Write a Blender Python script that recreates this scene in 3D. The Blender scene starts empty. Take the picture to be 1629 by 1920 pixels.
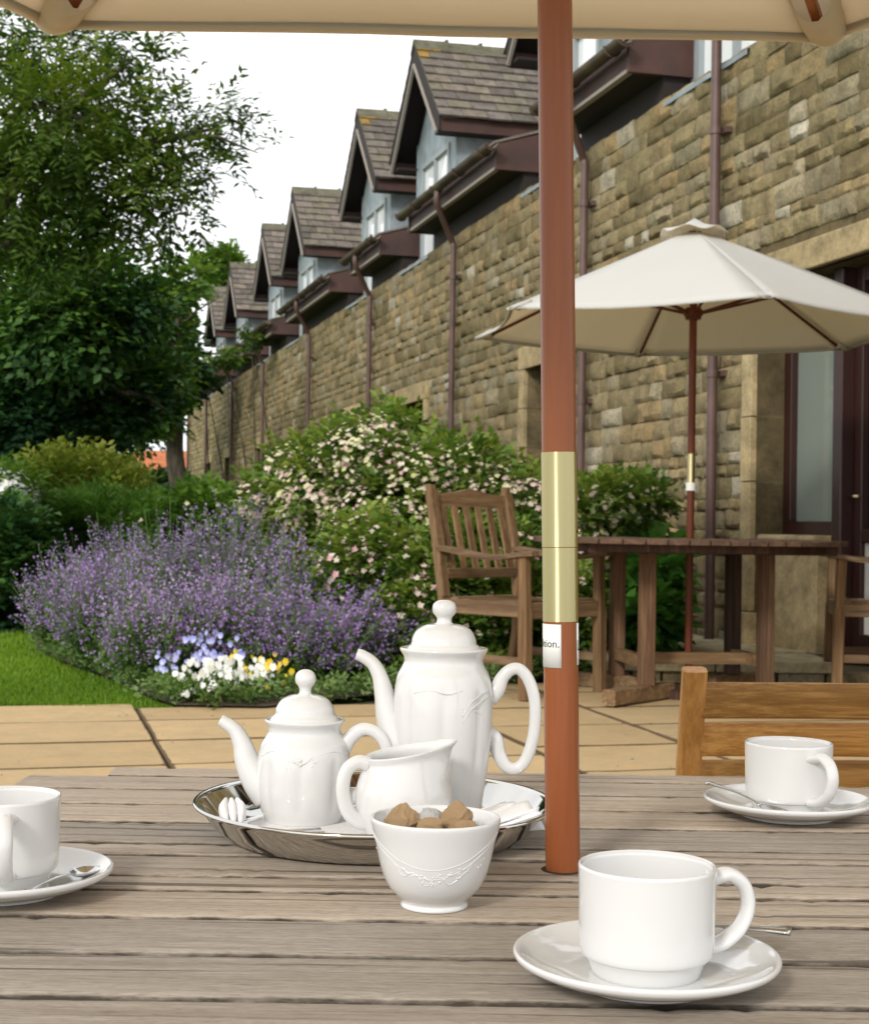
import bpy, bmesh, math, random
import numpy as np
from mathutils import Vector, Matrix
random.seed(7); RNG = np.random.default_rng(7)
C = bpy.context.scene.collection
S = bpy.context.scene
R = math.radians

# ---------------------------------------------------------------- camera, sky, sun, exposure
EYE = 0.98
cam = bpy.data.objects.new('camera', bpy.data.cameras.new('camera')); C.objects.link(cam)
cam.data.sensor_fit = 'HORIZONTAL'; cam.data.sensor_width = 36.0
FPX = 2900.0
cam.data.lens = 36.0 * FPX / 1629.0
cam.data.clip_start = 0.02; cam.data.clip_end = 1500
cam.matrix_world = Matrix.Translation((0, 0, EYE)) @ Matrix.Rotation(R(90) + 0.0093, 4, 'X') @ Matrix.Rotation(0.015, 4, 'Z')
cam.data.dof.use_dof = True; cam.data.dof.focus_distance = 1.25; cam.data.dof.aperture_fstop = 32
S.camera = cam
CAMR = cam.matrix_world.to_3x3()

def at(px, py, Y):
    """world point seen at photo pixel (px, py) standing at depth Y"""
    d = CAMR @ Vector(((px - 814.5) / FPX, -(py - 960) / FPX, -1))
    return Vector((0, 0, EYE)) + d * (Y / d.y)
def proj(p):
    q = CAMR.transposed() @ (Vector(p) - Vector((0, 0, EYE)))
    return 814.5 + FPX * q.x / -q.z, 960 - FPX * q.y / -q.z
def gz(y): return 0.0125 * min(max(y, -2), 9.0)      # the patio falls gently away from the house

w = bpy.data.worlds.new('World'); S.world = w; w.use_nodes = True
nt = w.node_tree; nt.nodes.clear()
SUN_EL, SUN_AZ = R(30), R(206)          # azimuth clockwise from +Y: behind the camera, to its left
sky = nt.nodes.new('ShaderNodeTexSky'); sky.sky_type = 'NISHITA'; sky.sun_disc = False
sky.sun_elevation = SUN_EL; sky.sun_rotation = SUN_AZ
tc = nt.nodes.new('ShaderNodeTexCoord')
nz = nt.nodes.new('ShaderNodeTexNoise'); nz.inputs['Scale'].default_value = 2.2; nz.inputs['Detail'].default_value = 5
mp = nt.nodes.new('ShaderNodeMapping'); mp.inputs['Scale'].default_value = (1, 1, 2.4)
nt.links.new(tc.outputs['Generated'], mp.inputs['Vector']); nt.links.new(mp.outputs[0], nz.inputs['Vector'])
cr = nt.nodes.new('ShaderNodeValToRGB')
cr.color_ramp.elements[0].position = .32; cr.color_ramp.elements[0].color = (.80, .83, .87, 1)
cr.color_ramp.elements[1].position = .55; cr.color_ramp.elements[1].color = (.99, .99, 1, 1)
nt.links.new(nz.outputs['Fac'], cr.inputs[0])
sc = nt.nodes.new('ShaderNodeVectorMath'); sc.operation = 'SCALE'; sc.inputs['Scale'].default_value = 10.5
nt.links.new(cr.outputs[0], sc.inputs[0])
mx = nt.nodes.new('ShaderNodeMix'); mx.data_type = 'RGBA'; mx.inputs['Factor'].default_value = .93
nt.links.new(sky.outputs[0], mx.inputs[6]); nt.links.new(sc.outputs[0], mx.inputs[7])
bg = nt.nodes.new('ShaderNodeBackground'); bg.inputs['Strength'].default_value = 0.1
wo = nt.nodes.new('ShaderNodeOutputWorld')
nt.links.new(mx.outputs[2], bg.inputs[0]); nt.links.new(bg.outputs[0], wo.inputs[0])
sl = bpy.data.lights.new('sun', 'SUN'); sl.energy = 1.5; sl.angle = R(10); sl.color = (1, .96, .9)
so = bpy.data.objects.new('sun', sl); C.objects.link(so)
sd = Vector((math.sin(SUN_AZ) * math.cos(SUN_EL), math.cos(SUN_AZ) * math.cos(SUN_EL), math.sin(SUN_EL)))
so.rotation_euler = sd.to_track_quat('Z', 'Y').to_euler(); so.location = (-3, -5, 6)
S.view_settings.view_transform = 'Standard'; S.view_settings.look = 'None'
S.view_settings.exposure = 0.54; S.view_settings.gamma = 1; S.view_settings.use_curve_mapping = False
S.cycles.max_bounces = 8; S.cycles.transparent_max_bounces = 8

# ---------------------------------------------------------------- helpers
def tag(o, label=None, cat=None, group=None, kind=None):
    if label: o['label'] = label
    if cat: o['category'] = cat
    if group: o['group'] = group
    if kind: o['kind'] = kind
    return o
def empty(name, loc=(0, 0, 0), rz=0, label=None, cat=None, group=None, kind=None, parent=None):
    o = bpy.data.objects.new(name, None); C.objects.link(o); o.empty_display_size = .05
    o.location = loc; o.rotation_euler = (0, 0, rz)
    if parent: o.parent = parent
    return tag(o, label, cat, group, kind)
def copy_tree(o, parent=None):
    c = o.copy(); C.objects.link(c)
    if parent is not None: c.parent = parent
    for ch in list(o.children): copy_tree(ch, c)
    return c
def mesh_obj(name, me, mat, parent=None):
    o = bpy.data.objects.new(name, me); C.objects.link(o)
    if mat: me.materials.append(mat)
    if parent: o.parent = parent
    return o

class MB:
    def __init__(s): s.v = []; s.f = []; s.t = []; s.tint = 0.5
    def add(s, vs, fs):
        n = len(s.v); s.v += [tuple(v) for v in vs]; s.t += [s.tint] * len(vs)
        s.f += [tuple(i + n for i in f) for f in fs]; return s
    def box(s, x0, x1, y0, y1, z0, z1):
        return s.add([(x0,y0,z0),(x1,y0,z0),(x1,y1,z0),(x0,y1,z0),(x0,y0,z1),(x1,y0,z1),(x1,y1,z1),(x0,y1,z1)],
                     [(0,3,2,1),(4,5,6,7),(0,1,5,4),(1,2,6,5),(2,3,7,6),(3,0,4,7)])
    def bar(s, a, b, wd, ht, up=(0, 0, 1), bev=0.0):
        """box beam from a to b, wd wide, ht high"""
        a = Vector(a); b = Vector(b); d = (b - a).normalized(); u = Vector(up)
        if abs(d.dot(u)) > .99: u = Vector((0, 1, 0))
        sd_ = d.cross(u).normalized(); u = sd_.cross(d).normalized()
        if bev <= 0:
            pr = [(-wd/2,-ht/2),(wd/2,-ht/2),(wd/2,ht/2),(-wd/2,ht/2)]
        else:
            w2, h2, e = wd/2, ht/2, bev
            pr = [(-w2+e,-h2),(w2-e,-h2),(w2,-h2+e),(w2,h2-e),(w2-e,h2),(-w2+e,h2),(-w2,h2-e),(-w2,-h2+e)]
        n = len(pr); vs = [a + sd_*x + u*y for x, y in pr] + [b + sd_*x + u*y for x, y in pr]
        fs = [(i, (i+1) % n, n+(i+1) % n, n+i) for i in range(n)] + [tuple(reversed(range(n))), tuple(range(n, 2*n))]
        return s.add(vs, [tuple(reversed(f)) for f in fs])
    def tube(s, pts, rad, n=10, flat=None, ref=None, cap=True):
        """sweep along pts; rad number/list; flat=(a,b) scales section; ref = fixed binormal"""
        pts = [Vector(p) for p in pts]; m = len(pts); rings = []; pu = None
        for i, p in enumerate(pts):
            d = (pts[min(i+1, m-1)] - pts[max(i-1, 0)]).normalized()
            if ref is not None: b = Vector(ref)
            else: b = pu if pu is not None else (Vector((0, 0, 1)) if abs(d.z) < .9 else Vector((1, 0, 0)))
            sd_ = d.cross(b).normalized(); u = sd_.cross(d).normalized(); pu = u
            r = rad[i] if isinstance(rad, (list, tuple)) else rad
            fa, fb = flat if flat else (1, 1)
            if isinstance(fa, (list, tuple)): fa = fa[i]
            rings.append([p + sd_*math.cos(2*math.pi*k/n)*r*fa + u*math.sin(2*math.pi*k/n)*r*fb for k in range(n)])
        vs = [v for rg in rings for v in rg]
        fs = [(i*n+k, i*n+(k+1) % n, (i+1)*n+(k+1) % n, (i+1)*n+k) for i in range(m-1) for k in range(n)]
        if cap: fs += [tuple(reversed(range(n))), tuple(range((m-1)*n, m*n))]
        return s.add(vs, [tuple(reversed(f)) for f in fs])
    def lathe(s, prof, n=64, c=(0, 0, 0), mod=None):
        """prof list of (r,z); runs outside-bottom -> top -> inside; mod(r,z,ang)->(r,z)"""
        vs = []; fs = []; idx = []
        for (r, z) in prof:
            if r <= 1e-6: idx.append([len(vs)]*n); vs.append((c[0], c[1], c[2]+z))
            else:
                st = len(vs); idx.append(list(range(st, st+n)))
                for k in range(n):
                    a = 2*math.pi*k/n; rr, zz = mod(r, z, a) if mod else (r, z)
                    vs.append((c[0]+rr*math.cos(a), c[1]+rr*math.sin(a), c[2]+zz))
        for i in range(len(prof)-1):
            for k in range(n):
                q = [idx[i][k], idx[i][(k+1) % n], idx[i+1][(k+1) % n], idx[i+1][k]]
                u = [];  [u.append(x) for x in q if x not in u]
                if len(u) > 2: fs.append(tuple(u))
        return s.add(vs, fs)
    def build(s, name, mat, parent=None, smooth=False, bevel=0, sub=0, auto=None):
        me = bpy.data.meshes.new(name); me.from_pydata(s.v, [], s.f); me.update()
        at_ = me.attributes.new('tint', 'FLOAT', 'POINT'); at_.data.foreach_set('value', s.t)
        if smooth: me.polygons.foreach_set('use_smooth', [True]*len(me.polygons))
        if auto is not None:
            me.polygons.foreach_set('use_smooth', [True]*len(me.polygons)); me.set_sharp_from_angle(angle=R(auto))
        o = mesh_obj(name, me, mat, parent)
        if bevel:
            m = o.modifiers.new('bev', 'BEVEL'); m.width = bevel; m.segments = 2; m.limit_method = 'ANGLE'
        if sub:
            m = o.modifiers.new('sub', 'SUBSURF'); m.levels = sub; m.render_levels = sub
        return o
def spline(pts, n=8):
    """Catmull-Rom through pts"""
    P = [np.array(p, float) for p in pts]; P = [2*P[0]-P[1]] + P + [2*P[-1]-P[-2]]; out = []
    for i in range(1, len(P)-2):
        for k in range(n):
            t = k/n; out.append(tuple(.5*(2*P[i]+(P[i+1]-P[i-1])*t+(2*P[i-1]-5*P[i]+4*P[i+1]-P[i+2])*t*t+(3*P[i]-P[i-1]-3*P[i+1]+P[i+2])*t**3)))
    out.append(tuple(P[-2])); return out
def interp(vals, m):
    return list(np.interp(np.linspace(0, 1, m), np.linspace(0, 1, len(vals)), vals))

def np_mesh(name, V, F, mat, parent=None, tint=None, smooth=False):
    """V (n,3), F (m,3|4)"""
    me = bpy.data.meshes.new(name); V = np.asarray(V, np.float32); F = np.asarray(F, np.int32); k = F.shape[1]
    me.vertices.add(len(V)); me.vertices.foreach_set('co', V.ravel())
    me.loops.add(F.size); me.loops.foreach_set('vertex_index', F.ravel())
    me.polygons.add(len(F)); me.polygons.foreach_set('loop_start', np.arange(0, F.size, k, dtype=np.int32))
    me.polygons.foreach_set('loop_total', np.full(len(F), k, np.int32))
    if smooth: me.polygons.foreach_set('use_smooth', np.ones(len(F), bool))
    me.update(calc_edges=True)
    if tint is not None:
        a = me.attributes.new('tint', 'FLOAT', 'POINT'); a.data.foreach_set('value', np.asarray(tint, np.float32))
    return mesh_obj(name, me, mat, parent)
def unit(a): return a / np.maximum(np.linalg.norm(a, axis=-1, keepdims=True), 1e-9)
def rnd_dir(n): return unit(RNG.normal(size=(n, 3)))
def leaves(P, D, N, L, W, tint, fold=.25):
    """kite shaped leaves, folded a little along the rib -> V, F(quads), T"""
    n = len(P); D = unit(D); Sd = unit(np.cross(D, N)); Up = np.cross(Sd, D)
    L = np.broadcast_to(np.asarray(L, float), (n,))[:, None]; W = np.broadcast_to(np.asarray(W, float), (n,))[:, None]
    a = P; b = P + D*L*.45 + Sd*W*.5 + Up*W*fold; c = P + D*L; d = P + D*L*.45 - Sd*W*.5 + Up*W*fold
    V = np.stack([a, b, c, d], 1).reshape(-1, 3); F = np.arange(4*n).reshape(n, 4)
    F = np.concatenate([F[:, [0, 1, 2]], F[:, [0, 2, 3]]])
    return V, F, np.repeat(tint, 4)

# ---------------------------------------------------------------- materials
M = {}
def mat(name, col=(.5, .5, .5), rough=.5, metal=0, spec=.5, coat=0):
    m = bpy.data.materials.new(name); m.use_nodes = True; b = m.node_tree.nodes['Principled BSDF']
    b.inputs['Base Color'].default_value = (*col, 1); b.inputs['Roughness'].default_value = rough
    b.inputs['Metallic'].default_value = metal; b.inputs['Specular IOR Level'].default_value = spec
    b.inputs['Coat Weight'].default_value = coat; b.inputs['Coat Roughness'].default_value = .05
    M[name] = m; return m
def N(m, t, **k):
    n = m.node_tree.nodes.new(t)
    for a, b in k.items():
        if a in ('operation', 'data_type', 'blend_type', 'attribute_name', 'attribute_type', 'noise_dimensions', 'feature', 'distance', 'wave_type', 'bands_direction', 'clamp'): setattr(n, a, b)
        else: n.inputs[a.replace('_', ' ')].default_value = b
    return n
def L(m, a, b): m.node_tree.links.new(a, b)
def ramp(m, fac, stops):
    r = m.node_tree.nodes.new('ShaderNodeValToRGB'); e = r.color_ramp.elements
    while len(e) < len(stops): e.new(.5)
    for i, (p, c) in enumerate(stops): e[i].position = p; e[i].color = (*c, 1)
    L(m, fac, r.inputs[0]); return r.outputs[0]
def coords(m, scale=(1, 1, 1), space='Object', jitter=True):
    t = m.node_tree.nodes.new('ShaderNodeTexCoord'); v = t.outputs[space]
    if jitter:
        oi = m.node_tree.nodes.new('ShaderNodeObjectInfo'); a = N(m, 'ShaderNodeVectorMath', operation='MULTIPLY_ADD')
        cx = N(m, 'ShaderNodeCombineXYZ'); [L(m, oi.outputs['Random'], cx.inputs[i]) for i in range(3)]
        L(m, cx.outputs[0], a.inputs[0]); a.inputs[1].default_value = (37, 53, 71); L(m, v, a.inputs[2]); v = a.outputs[0]
    mp_ = N(m, 'ShaderNodeMapping'); mp_.inputs['Scale'].default_value = scale; L(m, v, mp_.inputs['Vector']); return mp_.outputs[0]
def noise(m, vec, scale=5, detail=4, rough=.55, dist=0):
    n = N(m, 'ShaderNodeTexNoise', Scale=scale, Detail=detail, Roughness=rough, Distortion=dist); L(m, vec, n.inputs['Vector']); return n.outputs['Fac']
def mixc(m, f, a, b, mode='MIX'):
    n = N(m, 'ShaderNodeMix', data_type='RGBA', blend_type=mode)
    for s_, v in ((0, f), (6, a), (7, b)):
        if hasattr(v, 'is_linked') or hasattr(v, 'links'): L(m, v, n.inputs[s_])
        else: n.inputs[s_].default_value = (*v, 1) if isinstance(v, tuple) else v
    return n.outputs[2]
def math_(m, op, a, b=0.0):
    n = N(m, 'ShaderNodeMath', operation=op)
    for i, v in enumerate((a, b)):
        if hasattr(v, 'links'): L(m, v, n.inputs[i])
        else: n.inputs[i].default_value = v
    return n.outputs[0]
def bump(m, h, dist=.002, strength=1):
    b = N(m, 'ShaderNodeBump', Strength=strength, Distance=dist); L(m, h, b.inputs['Height'])
    L(m, b.outputs[0], m.node_tree.nodes['Principled BSDF'].inputs['Normal'])
def basecol(m, c): L(m, c, m.node_tree.nodes['Principled BSDF'].inputs['Base Color'])
def tintsock(m): return N(m, 'ShaderNodeAttribute', attribute_name='tint').outputs['Fac']
def objrand(m): return m.node_tree.nodes.new('ShaderNodeObjectInfo').outputs['Random']

def wood(name, cols, axis=0, fine=90, rough=.7, bd=.0012, coarse=7, cracks=0.0, spec=.3, pores=0.0):
    m = mat(name, rough=rough, spec=spec)
    sc_ = [1.0, 1.0, 1.0]; sc_[axis] = .045
    v = coords(m, tuple(sc_)); f1 = noise(m, v, fine, 6, .75); f2 = noise(m, v, coarse*2.4, 6, .75, .25)
    v3 = coords(m, (1, 1, 1)); f3 = noise(m, v3, 3.0, 3)
    s_ = math_(m, 'ADD', math_(m, 'MULTIPLY', f1, .5), math_(m, 'MULTIPLY', f2, .5))
    c = ramp(m, s_, [(.30, cols[0]), (.47, cols[1]), (.55, cols[2]), (.68, cols[3])])
    c = mixc(m, math_(m, 'MULTIPLY', f3, .8), c, tuple(x*.72 for x in cols[1]), 'MIX') if cracks or pores else c
    pr = objrand(m)
    c = mixc(m, 1.0, c, ramp(m, pr, [(0, (.80, .82, .84)), (.5, (.97, .95, .92)), (1, (1.08, 1.04, .98))]), 'MULTIPLY')
    if name == 'table_wood':
        fl = noise(m, coords(m, (.10, 1, 1)), 900, 3, .7); s_ = math_(m, 'ADD', s_, math_(m, 'MULTIPLY', fl, .5))
        c = mixc(m, 1.0, c, ramp(m, fl, [(.30, (.72, .69, .66)), (.5, (1.10, 1.10, 1.10)), (.7, (1.24, 1.24, 1.26))]), 'MULTIPLY')
        kn = N(m, 'ShaderNodeTexVoronoi', Scale=3.2); L(m, coords(m, (.55, 1.6, 1)), kn.inputs['Vector']); c = mixc(m, ramp(m, kn.outputs['Distance'], [(.02, (1, 1, 1)), (.055, (0, 0, 0))]), c, (.13, .085, .05))      # black mildew specks, plus gap shade painted dark into plank sides and edges
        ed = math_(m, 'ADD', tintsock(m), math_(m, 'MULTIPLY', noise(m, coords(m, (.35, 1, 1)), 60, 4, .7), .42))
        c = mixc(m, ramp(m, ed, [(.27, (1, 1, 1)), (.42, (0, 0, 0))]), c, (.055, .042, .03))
    if cracks:
        sc2 = [1.0]*3; sc2[axis] = .018
        ck = noise(m, coords(m, tuple(sc2)), 130, 3, .5)
        k = ramp(m, ck, [(.60, (0, 0, 0)), (.68, (1, 1, 1))])
        c = mixc(m, math_(m, 'MULTIPLY', k, cracks), c, tuple(x*.35 for x in cols[0]))
        s_ = math_(m, 'SUBTRACT', s_, math_(m, 'MULTIPLY', k, .25))
    basecol(m, c); bump(m, s_, bd, 1); return m

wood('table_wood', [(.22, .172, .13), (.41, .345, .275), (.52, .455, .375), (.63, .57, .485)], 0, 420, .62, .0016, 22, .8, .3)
wood('old_teak', [(.07, .036, .015), (.19, .11, .05), (.33, .21, .105), (.46, .33, .19)], 2, 60, .75, .002, 5, .5)
wood('old_teak_x', [(.07, .036, .015), (.20, .12, .058), (.35, .23, .12), (.47, .345, .20)], 0, 60, .75, .002, 5, .5)
wood('dark_wood', [(.012, .007, .005), (.035, .018, .012), (.07, .035, .022), (.12, .065, .04)], 2, 50, .7, .002, 5)
wood('golden_teak', [(.17, .07, .015), (.36, .17, .042), (.54, .29, .085), (.68, .42, .16)], 0, 170, .45, .0006, 8, 0, .45)
wood('golden_teak_z', [(.20, .085, .02), (.40, .19, .05), (.50, .26, .08), (.60, .35, .13)], 2, 110, .45, .0006, 8, 0, .45)
m = mat_pole = wood('pole_wood', [(.18, .050, .016), (.24, .073, .026), (.27, .086, .031), (.31, .108, .04)], 2, 40, .27, .0001, 3, 0, .5)

mat_pole.node_tree.nodes['Principled BSDF'].inputs['Coat Weight'].default_value = .08; mat_pole.node_tree.nodes['Principled BSDF'].inputs['Specular IOR Level'].default_value = .28
wood('pole_dark', [(.07, .018, .008), (.11, .028, .012), (.13, .034, .014), (.16, .045, .02)], 2, 40, .4, .0001, 3, 0, .25); mat_pole.node_tree.nodes['Principled BSDF'].inputs['Coat Roughness'].default_value = .18
m = mat('porcelain', (.69, .69, .68), .08, 0, .55, .3)
m.node_tree.nodes['Principled BSDF'].inputs['Subsurface Weight'].default_value = 0.0
m = mat('steel', (.62, .60, .56), .07, 1); bump(m, noise(m, coords(m, (1, 1, 1)), 9, 2), .0015, .35)
mat('spoon_steel', (.6, .6, .6), .12, 1)
m = mat('brass', (.60, .53, .29), .22, 1); bump(m, noise(m, coords(m, (30, 30, .5)), 12, 3), .0004, .25)
b__ = M['brass'].node_tree.nodes['Principled BSDF']; b__.inputs['Roughness'].default_value = .34; b__.inputs['Anisotropic'].default_value = .9; b__.inputs['Anisotropic Rotation'].default_value = .25
tg = M['brass'].node_tree.nodes.new('ShaderNodeTangent'); tg.direction_type = 'RADIAL'; tg.axis = 'Z'; M['brass'].node_tree.links.new(tg.outputs[0], b__.inputs['Tangent'])
wood('mid_wood', [(.035, .018, .011), (.09, .05, .03), (.16, .095, .058), (.24, .155, .10)], 1, 60, .75, .002, 5, .4)
wood('mid_wood_z', [(.04, .02, .012), (.12, .065, .035), (.21, .125, .07), (.30, .20, .12)], 2, 60, .75, .002, 5, .4)
mat('white_metal', (.75, .74, .7), .4)
m = mat('paper', (.85, .85, .86), .75); bump(m, noise(m, coords(m), 60, 3), .0006, .5)
m = mat('doily', (.80, .80, .80), .85); bump(m, noise(m, coords(m), 400, 2), .0008, .8)
mat('label_paper', (.80, .80, .77), .45); mat('ink', (.02, .02, .02), .6)
m = mat('brown_sugar', (.45, .22, .08), .7, 0, .5); v = coords(m)
basecol(m, ramp(m, noise(m, v, 170, 3, .8), [(.38, (.58, .25, .07)), (.5, (.86, .53, .22)), (.60, (.97, .86, .66))])); bump(m, noise(m, v, 500, 2), .002, 1)
m = mat('white_sugar', (.85, .85, .83), .6); bump(m, noise(m, coords(m), 500, 2), .0012, 1)

def fabric(name, col, trans=.45, tcol=(1, .86, .66)):
    m = mat(name, col, .9, 0, .15); nt_ = m.node_tree; b = nt_.nodes['Principled BSDF']
    v = coords(m, jitter=False); c = mixc(m, math_(m, 'MULTIPLY', noise(m, v, 3.2, 4), .35), (*col,), tuple(x*.86 for x in col)); basecol(m, c)
    bump(m, noise(m, coords(m, (1, 1, 1), jitter=False), 11, 3), .006, .35)
    tr = N(m, 'ShaderNodeBsdfTranslucent'); L(m, mixc(m, 1.0, c, tcol, 'MULTIPLY'), tr.inputs[0])
    ms = N(m, 'ShaderNodeMixShader'); ms.inputs[0].default_value = trans
    L(m, b.outputs[0], ms.inputs[1]); L(m, tr.outputs[0], ms.inputs[2]); L(m, ms.outputs[0], nt_.nodes['Material Output'].inputs[0]); return m
fabric('canvas_near', (.84, .78, .69), .50, (1, .94, .84)); fabric('canvas_far', (.80, .82, .81), .48, (1, .84, .62))
mat('seam', (.40, .29, .18), .9)

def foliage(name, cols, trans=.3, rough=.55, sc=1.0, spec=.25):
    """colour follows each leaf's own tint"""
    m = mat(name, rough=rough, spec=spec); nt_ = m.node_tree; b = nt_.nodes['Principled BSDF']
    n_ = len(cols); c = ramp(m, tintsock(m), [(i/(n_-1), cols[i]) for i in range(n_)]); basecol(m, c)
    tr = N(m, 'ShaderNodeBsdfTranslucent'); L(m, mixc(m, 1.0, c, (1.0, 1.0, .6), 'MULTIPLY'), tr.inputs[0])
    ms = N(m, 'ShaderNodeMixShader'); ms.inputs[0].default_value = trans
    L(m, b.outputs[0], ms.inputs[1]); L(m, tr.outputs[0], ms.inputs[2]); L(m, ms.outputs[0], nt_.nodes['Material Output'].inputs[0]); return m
foliage('leaf_ash', [(.018, .048, .008), (.055, .11, .012), (.11, .17, .018), (.19, .24, .03)], .35)
foliage('leaf_dark', [(.008, .030, .012), (.022, .070, .020), (.055, .13, .022), (.15, .26, .035)], .25)
foliage('leaf_bright', [(.025, .07, .01), (.06, .14, .015), (.12, .22, .025), (.20, .30, .05)], .4)
foliage('leaf_gold', [(.05, .085, .012), (.11, .17, .02), (.21, .26, .035), (.29, .29, .06)], .3)
foliage('leaf_hedge', [(.006, .02, .006), (.014, .04, .010), (.03, .07, .012), (.05, .10, .02)], .15)
foliage('leaf_shrub', [(.025, .07, .014), (.085, .165, .025), (.18, .26, .035), (.32, .36, .07)], .3)
foliage('leaf_cat', [(.035, .075, .02), (.075, .15, .035), (.13, .22, .055), (.20, .29, .09)], .3)
foliage('leaf_big', [(.02, .08, .015), (.05, .16, .025), (.09, .24, .035), (.14, .30, .05)], .35, .4)
foliage('petal_purple', [(.24, .14, .38), (.37, .23, .54), (.49, .33, .66), (.60, .48, .74)], .3)
foliage('petal_cream', [(.60, .62, .26), (.78, .74, .45), (.82, .74, .62), (.76, .48, .50)], .3)
foliage('petal_pink', [(.80, .62, .55), (.85, .72, .60), (.85, .78, .60), (.75, .35, .42)], .3)
foliage('petal_white', [(.80, .82, .85), (.86, .86, .86), (.88, .88, .84), (.85, .85, .75)], .2)
foliage('petal_blue', [(.25, .25, .68), (.35, .35, .78), (.50, .52, .85), (.65, .68, .88)], .2)
foliage('petal_yellow', [(.85, .50, .02), (.88, .66, .03), (.90, .74, .06), (.85, .40, .25)], .2)
foliage('grass_blade', [(.08, .16, .008), (.13, .24, .012), (.19, .31, .018), (.27, .36, .05)], .3)
m = mat('bark', (.06, .045, .03), .9); v = coords(m, (1, 1, .25)); basecol(m, ramp(m, noise(m, v, 14, 5), [(.3, (.02, .015, .01)), (.7, (.10, .08, .055))])); bump(m, noise(m, v, 20, 4), .02)
m = mat('soil', (.05, .035, .02), .95); v = coords(m, jitter=False); basecol(m, ramp(m, noise(m, v, 9, 5), [(.3, (.02, .013, .008)), (.7, (.085, .055, .03))])); bump(m, noise(m, v, 40, 4), .02)
m = mat('turf', (.07, .14, .01), .95); v = coords(m, jitter=False); basecol(m, ramp(m, noise(m, v, 2.2, 5), [(.3, (.08, .17, .008)), (.7, (.14, .24, .015))])); bump(m, noise(m, v, 90, 3), .01)

def stone_nodes(name, tint_src, cols, rough=.9, sc=1.0, bd=.010, dirt=.5, lo=.5):
    m = mat(name, rough=rough, spec=.2)
    ts = objrand(m) if tint_src == 'obj' else tintsock(m)
    c = ramp(m, ts, cols)
    g = m.node_tree.nodes.new('ShaderNodeNewGeometry').outputs['Position']
    n1 = noise(m, g, 7*sc, 5, .65); n2 = noise(m, g, 45*sc, 4, .7); n3 = noise(m, g, .8, 3)
    c = mixc(m, 1.0, c, ramp(m, n1, [(.28, (lo, lo, lo*.93)), (.5, (.92, .92, .9)), (.72, (1.6-lo*.7, 1.56-lo*.7, 1.46-lo*.7))]), 'MULTIPLY')
    c = mixc(m, math_(m, 'MULTIPLY', ramp(m, n2, [(.42, (1, 1, 1)), (.55, (0, 0, 0))]), dirt*.6), c, (.06, .045, .02))
    c = mixc(m, math_(m, 'MULTIPLY', ramp(m, n3, [(.45, (0, 0, 0)), (.7, (1, 1, 1))]), dirt*.55), c, (.085, .08, .035))
    if name == 'paving':
        c = mixc(m, ramp(m, math_(m, 'ADD', tintsock(m), math_(m, 'MULTIPLY', noise(m, g, 22, 4, .7), .5)), [(.38, (1, 1, 1)), (.56, (0, 0, 0))]), c, (.12, .08, .04))
    basecol(m, c); bump(m, math_(m, 'ADD', n1, math_(m, 'MULTIPLY', n2, .8)), bd, 1); return m
SC = [(0, (.18, .14, .07)), (.18, (.26, .205, .11)), (.4, (.30, .24, .135)), (.6, (.335, .27, .15)), (.74, (.37, .265, .135)), (.86, (.29, .25, .165)), (.96, (.40, .335, .22)), (1, (.52, .48, .39))]
stone_nodes('stone_face', 'obj', SC); stone_nodes('stone_far', 'tint', SC)
m = stone_nodes('mortar', 'tint', [(0, (.15, .115, .06)), (1, (.15, .115, .06))], dirt=.3)
stone_nodes('ashlar', 'obj', [(0, (.44, .34, .19)), (.5, (.48, .375, .21)), (1, (.52, .41, .24))], bd=.002, dirt=.35)
stone_nodes('paving', 'obj', [(0, (.44, .31, .165)), (.35, (.49, .35, .19)), (.7, (.53, .38, .205)), (1, (.46, .34, .19))], sc=.9, bd=.0025, dirt=.10, lo=.82)
stone_nodes('pale_step', 'obj', [(0, (.42, .36, .22)), (1, (.50, .43, .27))], bd=.004, dirt=.3)
SL = [(0, (.115, .10, .09)), (.3, (.16, .14, .125)), (.55, (.205, .18, .165)), (.75, (.19, .17, .125)), (.9, (.26, .21, .19)), (1, (.15, .14, .12))]
stone_nodes('slate', 'obj', SL, sc=1.2, dirt=.45); stone_nodes('slate_far', 'tint', SL, dirt=.45)
stone_nodes('ridge', 'obj', [(0, (.13, .13, .09)), (1, (.17, .16, .12))], dirt=.5)
stone_nodes('lichen', 'obj', [(0, (.36, .23, .06)), (1, (.42, .25, .06))], dirt=.9)
stone_nodes('orange_tile', 'obj', [(0, (.42, .13, .06)), (1, (.50, .17, .08))], dirt=.2)
m = mat('lead', (.17, .23, .26), .6, 0, .4); v = coords(m); basecol(m, ramp(m, noise(m, v, 5, 4), [(.3, (.19, .23, .25)), (.7, (.33, .385, .41))]))
m = mat('fascia', (.07, .028, .02), .6); v = coords(m); basecol(m, ramp(m, noise(m, v, 3, 4), [(.3, (.040, .020, .016)), (.7, (.085, .035, .026))]))
mat('soffit', (.018, .011, .009), .8)
mat('barge_edge', (.34, .29, .25), .7)
m = mat('pipe_brown', (.12, .068, .058), .45); v = coords(m); basecol(m, ramp(m, noise(m, v, 4, 4), [(.3, (.09, .05, .042)), (.7, (.145, .085, .072))]))
m = mat('gutter_brown', (.085, .055, .04), .6); v = coords(m); basecol(m, ramp(m, noise(m, v, 2.5, 5), [(.35, (.05, .032, .025)), (.55, (.09, .06, .035)), (.75, (.12, .115, .05))]))
mat('frame_brown', (.035, .013, .010), .35); mat('frame_grey', (.30, .33, .34), .5)
mat('glass', (.20, .23, .20), .03, 0, .8); mat('glass_sky', (.80, .82, .83), .05, 0, .8); mat('curtain', (.42, .43, .36), .8)
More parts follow.
